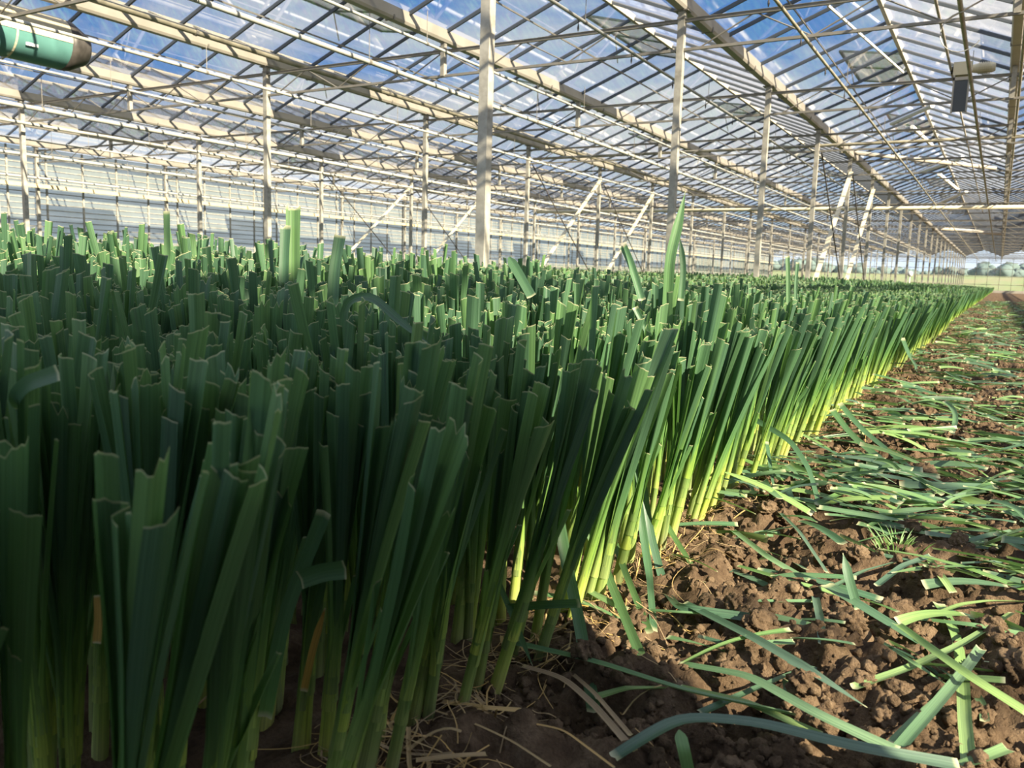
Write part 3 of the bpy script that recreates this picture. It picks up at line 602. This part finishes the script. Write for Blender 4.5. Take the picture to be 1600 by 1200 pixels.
for i in order[:300]:
    e = empty('leek', (float(X1[i]), float(Y1_[i]), 0.0))
    e.rotation_euler = (Matrix.Rotation(float(TX[i]), 3, 'Y') @ Matrix.Rotation(-float(TY[i]), 3, 'X') @ Matrix.Rotation(float(RZ[i]), 3, 'Z')).to_euler(); s_ = float(SC[i]); e.scale = (s_, s_, s_)
    for nm, me in pmesh[PI_[i]]: link(nm, me, e)
    edge = X1[i] > EDGE - 0.07; shade = Y1_[i] < 1.2
    if edge and shade: lab, gr = 'leek with cut top in the outermost row, in shade at the near end', 'shaded leeks in the outermost row'
    elif edge: lab, gr = 'sunlit leek with yellow-green shaft leaning over the aisle from the outermost row', 'sunlit leeks in the outermost row'
    elif shade: lab, gr = 'dark blue-green leek with cut leaves standing inside the shaded near end of the bed', 'shaded leeks inside the bed'
    else: lab, gr = 'leek with cut leaves standing just behind the sunlit outermost row', 'leeks behind the sunlit outermost row'
    tag(e, lab, 'leek', gr)

def merge_leeks(X, Yv, tx, ty, rz, scl, pidx, plist, rng):
    """numpy instancing into one mesh"""
    Vs, Qs, As, Rs, n = [], [], [], [], 0
    for p, parts in enumerate(plist):
        idx = np.where(pidx == p)[0]
        if len(idx) == 0: continue
        V = np.concatenate([q[1] for q in parts]); offs = np.cumsum([0] + [len(q[1]) for q in parts])
        Q = np.concatenate([q[2] + offs[k] for k, q in enumerate(parts)]); A = np.concatenate([q[3] for q in parts])
        lid = np.concatenate([np.full(len(q[1]), k) for k, q in enumerate(parts)])
        c, s = np.cos(rz[idx])[:, None], np.sin(rz[idx])[:, None]; sc_ = scl[idx][:, None]
        x = (V[:, 0] * c - V[:, 1] * s) * sc_; y = (V[:, 0] * s + V[:, 1] * c) * sc_; z = V[:, 2][None] * sc_
        P = np.stack([x + z * np.sin(tx[idx])[:, None] + X[idx][:, None], y + z * np.sin(ty[idx])[:, None] + Yv[idx][:, None], z * np.cos(tx[idx])[:, None]], -1)
        k = len(idx); Vs.append(P.reshape(-1, 3)); Qs.append((Q[None] + (np.arange(k) * len(V))[:, None, None]).reshape(-1, 4) + n); n += k * len(V)
        As.append(np.tile(A, (k, 1))); Rs.append(((rng.rand(k)[:, None] + lid[None] * 0.23) % 1.0).ravel())
    return np.concatenate(Vs), np.concatenate(Qs), np.concatenate(As), np.concatenate(Rs)
rest = np.array([i for i in range(len(X1)) if i not in things])
V, Q, A, Rn = merge_leeks(X1[rest], Y1_[rest], TX[rest], TY[rest], RZ[rest], SC[rest], PI_[rest], protos, rl)
near = (V, Q, A, Rn)
# further bands with simpler leaves
bands = [near]; p1 = [leek_proto(300 + i, 1) for i in range(16)]; p2 = [leek_proto(400 + i, 2) for i in range(12)]; p3 = [leek_proto(500 + i, 3) for i in range(10)]
def band(d0, d1, xa, dx, dy, per, pl, frac=1.0, sc_hi=1.05):
    X, Yv = positions(-0.2, d1, xa, dx, dy, per); D = np.hypot(X, Yv); k = in_view(X, Yv, 0.05) & (D >= d0) & (D < d1) & (rl.rand(len(X)) < frac); X, Yv = X[k], Yv[k]
    tx, ty = tilt_of(X, len(X)); bands.append(merge_leeks(X, Yv, tx, ty, rl.rand(len(X)) * 6.28, rl.uniform(0.95, sc_hi, len(X)) * tall(X), rl.randint(0, len(pl), len(X)), pl, rl))
band(5.2, 14, -14.5, 0.115, 0.135, 2, p1)
band(14, 32, -22.2, 0.16, 0.20, 1, p2)
band(32, 97, -22.2, 0.34, 0.42, 1, p3)
n = 0; Vs, Qs, As, Rs = [], [], [], []
for V, Q, A, Rn in bands:
    Vs.append(V); Qs.append(Q + n); As.append(A); Rs.append(Rn); n += len(V)
tag(link('leek_crop', npmesh('leek_crop', np.concatenate(Vs), np.concatenate(Qs), M['leek'], np.concatenate(As), np.concatenate(Rs))), 'dense green bed of topped leeks filling the greenhouse left of the aisle', 'leeks', None, 'stuff')

# ------------------------------------------------------------------ free blades along a path (standing strays, draped leaves, cut pieces)
def ribbon(pts, wid, nrm=(0, 0, 1), taper0=1.0, taper1=1.0, fold=0.12, h0=0.1, n=None, twist=0.0, na=2, jag=0.0, seed=0):
    pts = np.array(pts, float); rg = np.random.RandomState(seed)
    seg = np.linalg.norm(np.diff(pts, axis=0), axis=1); cum = np.concatenate([[0], np.cumsum(seg)]); L = cum[-1]; n = n or max(8, 4 * len(pts))
    s = np.linspace(0, 1, n); s = np.concatenate([[0, 0.003 / max(L, .02)], s[1:-1], [1 - 0.003 / max(L, .02), 1]])
    P = np.stack([np.interp(s * L, cum, pts[:, k]) for k in range(3)], 1)
    for _ in range(3 if len(pts) > 2 else 0): P[1:-1] = (P[:-2] + 2 * P[1:-1] + P[2:]) / 4
    T = np.gradient(P, axis=0); T /= np.linalg.norm(T, axis=1)[:, None] + 1e-9
    Nn = np.tile(np.array(nrm, float), (len(s), 1)); S_ = np.cross(T, Nn); S_ /= np.linalg.norm(S_, axis=1)[:, None] + 1e-9; Nn = np.cross(S_, T)
    a = twist * s; S2 = S_ * np.cos(a)[:, None] + Nn * np.sin(a)[:, None]; N2 = -S_ * np.sin(a)[:, None] + Nn * np.cos(a)[:, None]
    wv = wid / 2 * np.interp(s, [0, 0.12, 0.75, 1], [taper0, 1, 0.95, taper1]); u = np.linspace(-1, 1, 2 * na + 1)
    V = P[:, None, :] + S2[:, None, :] * (u[None, :, None] * wv[:, None, None]) + N2[:, None, :] * (np.abs(u)[None, :, None] * (wv * fold)[:, None, None])
    if jag: V[-1] += T[-1][None] * rg.uniform(-jag, jag, (len(u), 1)); V[0] += T[0][None] * rg.uniform(-jag, jag, (len(u), 1))
    cut = np.zeros((len(s), len(u))); cut[0] = 1 if taper0 > .3 else 0; cut[-1] = 1
    pa = np.stack([np.tile(u, len(s)), np.repeat(h0 + s * L, len(u)), cut.ravel()], 1); I = np.arange(len(s) * len(u)).reshape(len(s), len(u))
    Q = np.stack([I[:-1, :-1].ravel(), I[:-1, 1:].ravel(), I[1:, 1:].ravel(), I[1:, :-1].ravel()], 1)
    return V.reshape(-1, 3), Q, pa
cnt = [0]
def blade(name, pts, wid, lab, cat, mt='litter', **kw):
    cnt[0] += 1; V, Q, pa = ribbon(pts, wid, seed=cnt[0], **kw); o = link(name, npmesh(name, V, Q, M[mt], pa, np.full(len(V), (cnt[0] * 0.619) % 1)))
    return tag(o, lab, cat)
def PP(lst): return [PT(x, y, t=t) for x, y, t in lst]
toward = tuple(-Fv * 0.95)
# blades that stand out above the crop
blade('stray_leaf', PP([(464, 520, 2.72), (458, 430, 2.7), (459, 321, 2.7)]), 0.048, 'tall torn pale green leaf standing high above the crop at left', 'leaf', 'leek', nrm=toward, h0=0.28, jag=0.016, fold=0.3, na=4)
blade('stray_leaf', PP([(449, 520, 2.71), (443, 440, 2.69), (447, 352, 2.69)]), 0.034, 'shorter torn half beside the tall pale leaf', 'leaf', 'leek', nrm=toward, h0=0.28, jag=0.01, fold=0.4)
blade('stray_leaf', PP([(1040, 520, 2.1), (1046, 400, 2.05), (1060, 350, 2.05), (1071, 298, 2.05)]), 0.026, 'tall pointed leaf reaching above the crop in front of the second post', 'leaf', 'leek', nrm=toward, h0=0.3, taper1=0.05, fold=0.5)
blade('stray_leaf', PP([(1063, 470, 2.15), (1068, 420, 2.15), (1062, 370, 2.15)]), 0.016, 'thin curved leaf right of the tall pointed one', 'leaf', 'leek', nrm=toward, h0=0.3, taper1=0.1, fold=0.5)
blade('stray_leaf', PP([(263, 470, 2.9), (262, 400, 2.9), (261, 330, 2.9)]), 0.023, 'dark square-topped leaf sticking up at far left', 'leaf', 'leek', nrm=toward, h0=0.3, fold=0.3)
blade('stray_leaf', PP([(538, 600, 1.32), (537, 480, 1.30), (545, 467, 1.3), (581, 461, 1.27), (620, 497, 1.25), (682, 548, 1.22)]), 0.013, 'narrow dark leaf bent over sharply and pointing down to the right', 'leaf', 'leek', nrm=toward, h0=0.3, taper1=0.1, fold=0.3, n=30)
blade('stray_leaf', PP([(795, 402, 1.9), (812, 430, 1.88), (831, 464, 1.86)]), 0.022, 'short dark leaf piece lying slanted on the leek tops', 'leaf', 'leek', nrm=toward, h0=0.3, taper0=0.3, fold=0.3)
blade('stray_leaf', PP([(973, 384, 2.2), (985, 410, 2.18), (1003, 470, 2.15)]), 0.02, 'curled dark leaf slanting left of the tall pointed one', 'leaf', 'leek', nrm=toward, h0=0.3, fold=0.6)
blade('stray_leaf', PP([(520, 480, 2.0), (523, 420, 2.0), (532, 368, 2.0)]), 0.028, 'bright green broad leaf leaning right above the crop', 'leaf', 'leek', nrm=toward, h0=0.3, fold=0.3)
blade('stray_leaf', PP([(1231, 480, 3.3), (1231, 430, 3.3), (1230, 400, 3.3)]), 0.018, 'upright leaf standing above the sunlit tops near the third post', 'leaf', 'leek', nrm=toward, h0=0.3, fold=0.5)
blade('stray_leaf', PP([(1243, 480, 3.3), (1243, 440, 3.3), (1246, 410, 3.3)]), 0.014, 'thin upright leaf next to the one by the third post', 'leaf', 'leek', nrm=toward, h0=0.3, fold=0.5)
blade('stray_leaf', PP([(1030, 560, 1.95), (1012, 520, 1.9), (992, 480, 1.9)]), 0.014, 'folded leaf tip hanging among the sunlit tops', 'leaf', 'leek', nrm=toward, h0=0.3, fold=0.5)
blade('stray_leaf', PP([(35, 640, 0.80), (20, 625, 0.78), (40, 600, 0.76), (92, 582, 0.75)]), 0.015, 'snapped blue-green leaf lying across the tops at the left edge', 'leaf', 'leek', nrm=toward, h0=0.3, fold=0.2)
blade('stray_leaf', PP([(470, 905, 0.88), (505, 893, 0.87), (541, 889, 0.86)]), 0.02, 'short dark leaf end poking sideways from the shaded leeks', 'leaf', 'leek', nrm=toward, h0=0.3, fold=0.3)
blade('stray_leaf', PP([(415, 1120, 0.92), (445, 960, 0.90), (480, 870, 0.89), (508, 798, 0.87)]), 0.016, 'narrow leaf with pale cut tip slanting across the shaded shafts', 'leaf', 'leek', nrm=toward, h0=0.16, fold=0.4)
blade('stray_leaf', PP([(475, 1080, 1.0), (490, 1010, 1.0), (508, 950, 1.0)]), 0.009, 'thin amber-brown dead leaf between the shaded shafts', 'leaf', 'amber', nrm=toward, fold=0.3, taper1=0.2)
blade('stray_leaf', PP([(152, 1005, 0.85), (155, 965, 0.85), (154, 930, 0.85)]), 0.009, 'small amber leaf stub between the nearest leeks', 'leaf', 'amber', nrm=toward, fold=0.3)
# leaves draped from the outer row to the soil
blade('draped_leaf', PP([(866, 770, 1.45), (885, 880, 1.42), (903, 960, 1.36), (915, 1030, 1.3)]) + [PT(928, 1114, Z=0.01)], 0.020, 'long leaf hanging nearly straight down to the soil at the shadow line', 'leaf', 'leek', nrm=toward, h0=0.35, fold=0.2)
blade('draped_leaf', PP([(792, 950, 1.33), (850, 944, 1.30), (906, 942, 1.27)]), 0.014, 'short dark leaf pointing level to the right at the shadow line', 'leaf', 'leek', nrm=toward, h0=0.35, fold=0.3)
blade('draped_leaf', PP([(775, 900, 1.35), (800, 960, 1.32)]) + [PT(832, 1040, Z=0.02)], 0.009, 'thin leaf dropping in front of the last shaded shafts', 'leaf', 'leek', nrm=toward, h0=0.35, taper1=0.1)
blade('draped_leaf', PP([(908, 800, 1.62), (950, 900, 1.58)]) + [PT(1004, 1032, Z=0.02)], 0.017, 'straight sunlit leaf propped from the row to the soil', 'leaf', 'leek', nrm=toward, h0=0.35, fold=0.2)
blade('draped_leaf', PP([(946, 806, 1.72), (975, 890, 1.66)]) + [PT(1016, 990, Z=0.02)], 0.013, 'narrow sunlit leaf behind the straight propped one', 'leaf', 'leek', nrm=toward, h0=0.35, fold=0.2)
blade('draped_leaf', PP([(988, 690, 1.8), (998, 790, 1.78), (1012, 880, 1.72)]) + [PT(1020, 985, Z=0.015)], 0.017, 'long leaf hanging from the sunlit row beside a bent one', 'leaf', 'leek', nrm=toward, h0=0.35, fold=0.3)
blade('draped_leaf', PP([(1000, 730, 1.8), (1015, 830, 1.76), (1040, 925, 1.68)]) + [PT(1060, 950, Z=0.035), PT(1178, 966, Z=0.03)], 0.017, 'leaf bent at a right angle where it meets the soil', 'leaf', 'leek', nrm=(0.3, -0.6, 0.75), h0=0.35, fold=0.2, n=30)
blade('draped_leaf', PP([(1030, 800, 1.95), (1060, 850, 1.9)]) + [PT(1098, 910, Z=0.02)], 0.012, 'small leaf leaning out below the bright shafts', 'leaf', 'leek', nrm=toward, h0=0.35)
blade('draped_leaf', PP([(1179, 655, 2.6), (1235, 688, 2.5), (1263, 730, 2.42)]) + [PT(1281, 792, Z=0.01)], 0.016, 'thin leaf arching over from the row down to the soil', 'leaf', 'leek', nrm=toward, h0=0.35, n=24)
blade('draped_leaf', PP([(1198, 690, 2.6), (1205, 740, 2.5)]) + [PT(1213, 786, Z=0.01)], 0.012, 'short leaf hanging straight down at the foot of the row', 'leaf', 'leek', nrm=toward, h0=0.35)
blade('draped_leaf', PP([(1300, 640, 3.1), (1330, 680, 3.0)]) + [PT(1375, 716, Z=0.01)], 0.022, 'leaf sliding off the row at mid distance', 'leaf', 'leek', nrm=toward, h0=0.35)
blade('draped_leaf', PP([(1312, 630, 3.2), (1345, 670, 3.1)]) + [PT(1420, 730, Z=0.01)], 0.02, 'long leaf sloping from the row across the litter', 'leaf', 'leek', nrm=toward, h0=0.35)
blade('draped_leaf', PP([(1410, 528, 5.6), (1422, 560, 5.5)]) + [PT(1432, 580, Z=0.1)], 0.03, 'thin leaf leaning out of the row far down the aisle', 'leaf', 'leek', nrm=toward, h0=0.35)
# cut pieces on the soil, matched one by one
CUTS = [([(789, 1004), (930, 1036), (1070, 1081), (1240, 1118)], .024, .05, 'very long dark leaf starting at the foot of the shaded shafts'),
 ([(1060, 1039), (1170, 1058), (1280, 1120), (1403, 1177)], .022, .045, 'long pale leaf curving towards the bottom of the photo'),
 ([(960, 1186), (1015, 1150), (1066, 1122), (1180, 1130), (1330, 1168), (1500, 1199)], .024, .05, 'broad dark leaf arching across the bottom edge'),
 ([(1333, 1076), (1420, 1046), (1500, 1010), (1585, 958)], .021, .03, 'long pale straight leaf rising to the right across the dark hollow'),
 ([(1401, 976), (1450, 1012), (1520, 1062), (1605, 1116)], .021, .055, 'dark green leaf with cream cut end lying over the pale straight leaf'),
 ([(1400, 1176), (1450, 1118), (1504, 1053), (1532, 1014)], .020, .04, 'narrow leaf forming the right arm of a V with its creased tip'),
 ([(1392, 1160), (1430, 1122), (1466, 1090)], .011, .03, 'thin leaf making a V with the narrow one'),
 ([(1504, 1060), (1508, 1130), (1515, 1199)], .022, .03, 'ribbed leaf pointing straight at the bottom edge'),
 ([(1067, 943), (1180, 1000), (1280, 1058), (1354, 1105)], .024, .05, 'dark leaf ending in a sharp pale tip'),
 ([(1012, 955), (1060, 958), (1179, 966)], .018, .035, 'short flat leaf with square end left of the angular clod'),
 ([(1161, 1007), (1242, 1004)], .016, .04, 'small flat piece with pale square end above the angular clod'),
 ([(1273, 930), (1281, 965), (1286, 1007)], .017, .045, 'small upright shard between two crumbly clods'),
 ([(1312, 943), (1293, 981)], .018, .035, 'short pale chip beside the upright shard'),
 ([(1370, 916), (1410, 885), (1455, 869)], .017, .05, 'pale leaf arching up behind the biggest clod'),
 ([(1450, 873), (1470, 900), (1489, 927)], .018, .05, 'bright folded leaf end right of the biggest clod'),
 ([(1462, 962), (1500, 946), (1545, 940), (1610, 941)], .017, .04, 'narrow pale leaf curving to the right edge'),
 ([(1436, 969), (1520, 978), (1605, 994)], .018, .03, 'pale leaf running to the right edge under the curving one'),
 ([(1378, 1004), (1430, 1038), (1480, 1070)], .010, .04, 'thin pointed leaf hidden under the dark green one'),
 ([(1298, 920), (1350, 893), (1403, 878)], .015, .04, 'slim leaf behind the upright cut leaf'),
 ([(1144, 829), (1200, 872), (1263, 909)], .019, .04, 'green leaf sloping down from the foot of the bright shafts'),
 ([(1151, 885), (1230, 908), (1312, 930)], .018, .04, 'long green leaf lying level left of the upright leaf'),
 ([(1216, 799), (1249, 832), (1291, 895)], .014, .06, 'twisted dark leaf standing over the soil in mid aisle'),
 ([(1501, 881), (1550, 879), (1605, 880)], .015, .03, 'flat narrow leaf reaching the right edge'),
 ([(1060, 1074), (1170, 1100), (1284, 1151)], .016, .035, 'green leaf parallel to the long pale curved one'),
 ([(1095, 1116), (1180, 1078), (1256, 1046)], .018, .03, 'yellow-green leaf running up to the right under the long leaves'),
 ([(1231, 1063), (1238, 1123)], .020, .025, 'short broad leaf piece pointing down below the long leaves'),
 ([(1490, 1203), (1530, 1188), (1574, 1170)], .020, .03, 'leaf end in the bottom right corner'),
 ([(931, 1092), (980, 1078), (1040, 1076)], .022, .03, 'broad pale leaf end below the propped leaves'),
 ([(1140, 958), (1172, 940), (1270, 940)], .012, .04, 'narrow leaf bent like an elbow left of the upright shard'),
 ([(1326, 702), (1400, 735), (1497, 776)], .028, .03, 'bright broad leaf in the litter at mid distance'),
 ([(1330, 656), (1410, 670)], .03, .03, 'dark leaf near the far foot of the row'),
 ([(1438, 790), (1510, 772), (1605, 763)], .022, .03, 'pale leaf on top of the litter heap at right'),
 ([(1518, 718), (1605, 721)], .024, .03, 'flat green leaf at the right edge of the litter heap'),
 ([(1436, 651), (1483, 648)], .026, .03, 'single bright leaf end far up the aisle'),
 ([(1320, 810), (1420, 830), (1560, 856)], .022, .03, 'long leaf lying through the middle of the litter heap'),
 ([(1230, 778), (1330, 800), (1400, 838)], .02, .03, 'green leaf leading from the row into the litter heap'),
 ([(1440, 812), (1495, 795)], .02, .04, 'short pale leaf stub crossing the heap'),
 ([(1500, 850), (1545, 838), (1586, 832)], .024, .05, 'torn wide leaf end sticking up at the right')]
for k, (pl, wd, z, lab) in enumerate(CUTS):
    n_ = len(pl); P = []
    for i_, (x, y) in enumerate(pl):
        zz = z if 0 < i_ < n_ - 1 else z * 0.55
        P.append(PT(x, y, Z=zz))
    tap = 0.08 if 'pointed' in lab or 'sharp' in lab else 1.0
    blade('cut_leaf', P, wd * 0.84, lab, 'cut leaf', 'litter', taper1=tap, fold=0.38, twist=(0.4 if k % 3 == 0 else -0.3), h0=0.1 + 0.1 * (k % 4), n=26, jag=0.002)
blade('cut_leaf', [PT(1340, 952, Z=0.02), PT(1326, 905, Z=0.075), PT(1317, 864, Z=0.12)], 0.018, 'pointed leaf shard standing upright left of the biggest clod', 'cut leaf', 'litter', nrm=toward, taper1=0.05, fold=0.3)
blade('cut_leaf', [PT(1061, 1140, Z=0.05), PT(1068, 1170, Z=0.04), PT(1078, 1215, Z=0.0)], 0.016, 'leaf tip hanging below the broad dark leaf at the bottom', 'cut leaf', 'litter', nrm=toward, taper0=0.1)

# many more cut leaves: the largest as things
rq = np.random.RandomState(23); lit_me = []
for i in range(14):
    L = rq.uniform(0.10, 0.26); k = rq.uniform(-0.25, 0.25); pts = [(-L / 2, 0, 0.004), (-L / 6, k * L * 0.3, 0.010), (L / 6, k * L * 0.35, 0.010), (L / 2, 0, 0.003)]
    V, Q, pa = ribbon(pts, rq.uniform(0.012, 0.024), taper1=rq.choice([1, 1, 0.2]), fold=rq.uniform(0.1, 0.35), twist=rq.uniform(-0.7, 0.7), n=9, h0=rq.rand() * 0.3, seed=i)
    lit_me.append((V, Q, pa, npmesh('cut_leaf', V, Q, M['litter'], pa, np.full(len(V), rq.rand()))))
LP = []
for i in range(3900):
    y = 1.25 * (38 / 1.25) ** (rq.rand() ** 0.92); x = rq.uniform(-0.66, 1.6 + 0.02 * y) if y > 3 else rq.uniform(-0.6, 0.7)
    dens = smooth(1.5, 2.9, y) * (0.55 + 0.9 * smooth(-0.55, 0.0, x)) + 0.10
    if rq.rand() > dens: continue
    LP.append((x, y, rq.normal(0.0, 0.62) + (math.pi if rq.rand() < .5 else 0), rq.randint(0, 14), rq.uniform(0.75, 1.35)))
LP = np.array(LP); cdx = Rv[0] * LP[:, 0] + Rv[1] * LP[:, 1]; cdz = Fv[0] * LP[:, 0] + Fv[1] * LP[:, 1] + 0.07; vis = np.abs(cdx) < cdz * 0.64
key = np.where(vis, np.hypot(LP[:, 0], LP[:, 1]), 1e6); od = np.argsort(key); VV, QQ, AA, RR, n = [], [], [], [], 0
for rank, i in enumerate(od):
    x, y, rz, p, s_ = LP[i]; p = int(p); h = float(soil_h(np.array([x]), np.array([y]))[0]); hz = h + 0.012 + 0.025 * rq.rand() * (y > 1.8); rx, ry = rq.normal(0, 0.35), rq.normal(0, 0.15)
    if rank < 230:
        o = link('cut_leaf', lit_me[p][3], None, (x, y, hz)); o.rotation_euler = (rx, ry, rz); o.scale = (s_,) * 3
        if y < 2.2: tag(o, 'loose green leaf cutting on the open soil of the near aisle', 'cut leaf', 'cuttings on the near aisle')
        elif x < -0.2: tag(o, 'green leaf cutting lying between the foot of the leek row and the aisle middle', 'cut leaf', 'cuttings along the foot of the row')
        else: tag(o, 'green leaf cutting in the thick litter heap at mid aisle, right side', 'cut leaf', 'cuttings in the litter heap')
    else:
        V, Q, pa, _ = lit_me[p]; Rm = np.array(Matrix.Rotation(rz, 3, 'Z') @ Matrix.Rotation(ry, 3, 'Y') @ Matrix.Rotation(rx, 3, 'X')); f = s_ * (1 + 0.012 * y)
        VV.append((V * f) @ Rm.T + [x, y, hz]); QQ.append(Q + n); AA.append(pa); RR.append(np.full(len(V), rq.rand())); n += len(V)
tag(link('leaf_litter', npmesh('leaf_litter', np.concatenate(VV), np.concatenate(QQ), M['litter'], np.concatenate(AA), np.concatenate(RR))), 'mat of cut green leaf pieces covering the far aisle soil', 'leaf litter', None, 'stuff')

# dry straw and roots at the foot of the row
VV, QQ, AA, RR, n = [], [], [], [], 0
for i in range(1250):
    y = 0.7 + 9 * rq.rand() ** 1.8; x = EDGE + abs(rq.normal(0.0, 0.10)) - 0.05; L = rq.uniform(0.03, 0.13); a = rq.rand() * 6.28
    pts = []; px_, py_ = x, y
    for k in range(5):
        a += rq.normal(0, 0.5); h = float(soil_h(np.array([px_]), np.array([py_]))[0]); pts.append((px_, py_, h + 0.004 + 0.016 * rq.rand())); px_ += math.cos(a) * L / 4; py_ += math.sin(a) * L / 4
    V, Q, pa = ribbon(pts, rq.choice([0.0012, 0.0018, 0.0026, 0.006], p=[.4, .35, .2, .05]), fold=0.5, n=8, h0=rq.rand() * .3, na=1); VV.append(V); QQ.append(Q + n); AA.append(pa * [1, 1, 0]); RR.append(np.full(len(V), rq.rand())); n += len(V)
tag(link('dry_straw', npmesh('dry_straw', np.concatenate(VV), np.concatenate(QQ), M['straw'], np.concatenate(AA), np.concatenate(RR))), 'tan dry roots and straw littering the soil at the foot of the leeks', 'straw', None, 'stuff')
STR = [([(815, 1042), (880, 1060), (930, 1105), (990, 1175)], .012, 'long brown dried leaf curving down from the foot of the shaded row'), ([(690, 1098), (760, 1108), (815, 1112)], .012, 'flat tan dried leaf beside the last shaded shafts'),
       ([(670, 1108), (740, 1130), (800, 1158), (860, 1198)], .004, 'thin tan stalk running to the bottom edge'), ([(800, 1125), (880, 1140), (960, 1200)], .004, 'thin green-brown stalk crossing the shaded soil'),
       ([(215, 1200), (250, 1150), (300, 1110), (342, 1072)], .004, 'curved tan stem between the nearest leek shafts'), ([(545, 1145), (600, 1152), (680, 1150)], .004, 'pale dead stem on the shaded soil'),
       ([(650, 1190), (720, 1182), (760, 1180)], .01, 'brown dried leaf scrap at the bottom of the photo'), ([(890, 1050), (930, 1085), (985, 1150)], .008, 'second brown dried strip beside the long one')]
for pl, wd, lab in STR: blade('dried_leaf', [PT(x, y, Z=0.022 + 0.006 * (k % 2)) for k, (x, y) in enumerate(pl)], wd, lab, 'dried leaf', 'straw', fold=0.4, n=20)

# a tuft of weed in the aisle and a white marker far in the bed
base = PT(1402, 862, Z=0.0); g = []; VV, QQ, AA, n = [], [], [], 0
for i in range(46):
    a = rq.rand() * 6.28; d = rq.uniform(0, 0.05); x, y = base[0] + math.cos(a) * d, base[1] + math.sin(a) * d; t_ = rq.uniform(0.3, 1) * 0.04
    V, Q, pa = ribbon([(x, y, 0), (x + math.cos(a) * t_ * .4, y + math.sin(a) * t_ * .4, t_), (x + math.cos(a) * t_, y + math.sin(a) * t_, t_ * 1.3)], 0.003, taper1=0.1, n=5, h0=0.1, na=1, nrm=toward); VV.append(V); QQ.append(Q + n); AA.append(pa); n += len(V)
tag(link('weed_tuft', npmesh('weed_tuft', np.concatenate(VV), np.concatenate(QQ), M['leek'], np.concatenate(AA), np.full(n, 0.8))), 'small tuft of green weed growing in the middle of the aisle', 'weed')
p = PT(1422, 428, t=30); e = empty('marker_peg', (p[0], p[1], 0)); tag(e, 'white marker peg with round head standing far down the crop', 'marker')
g = MB(); g.tube([(0, 0, -0.05), (0, 0, p[2])], 0.02, 6); g.build('peg', M['label'], e); g = MB(); g.tube([(0, 0, p[2] - .1), (0, 0, p[2] - .05), (0, 0, p[2] + .05), (0, 0, p[2] + .1)], [.03, .09, .09, .03], 10); g.build('peg_head', M['label'], e, True)

# the leeks that a landmark singles out
leeks = [o for o in C.objects if o.type == 'EMPTY' and o.name.split('.')[0] == 'leek']; taken = set()
for px, py, what in [(928, 1114, 'the long leaf hanging straight down'), (850, 985, 'the level dark leaf at the shadow line'), (1004, 1032, 'the straight propped sunlit leaf'), (1060, 950, 'the leaf bent at a right angle'),
                     (1135, 830, 'the low clod at the row foot'), (1200, 792, 'the clod by the bright shafts'), (1281, 792, 'the thin arching leaf'), (1375, 716, 'the leaf sliding off the row'), (1098, 910, 'the small leaf leaning out low'),
                     (750, 1110, 'the flat tan dried leaf'), (660, 1165, 'the thin tan stalk near the bottom edge'), (475, 1200, 'the thin amber dead leaf in the shade'), (250, 1200, 'the curved tan stem at bottom left')]:
    p = PT(px, py, Z=0.0)
    best = min((o for o in leeks if o.name not in taken), key=lambda o: (o.location.x - p[0]) ** 2 + (o.location.y - p[1]) ** 2); taken.add(best.name)
    best['label'] = 'cut leek rooted closest to ' + what
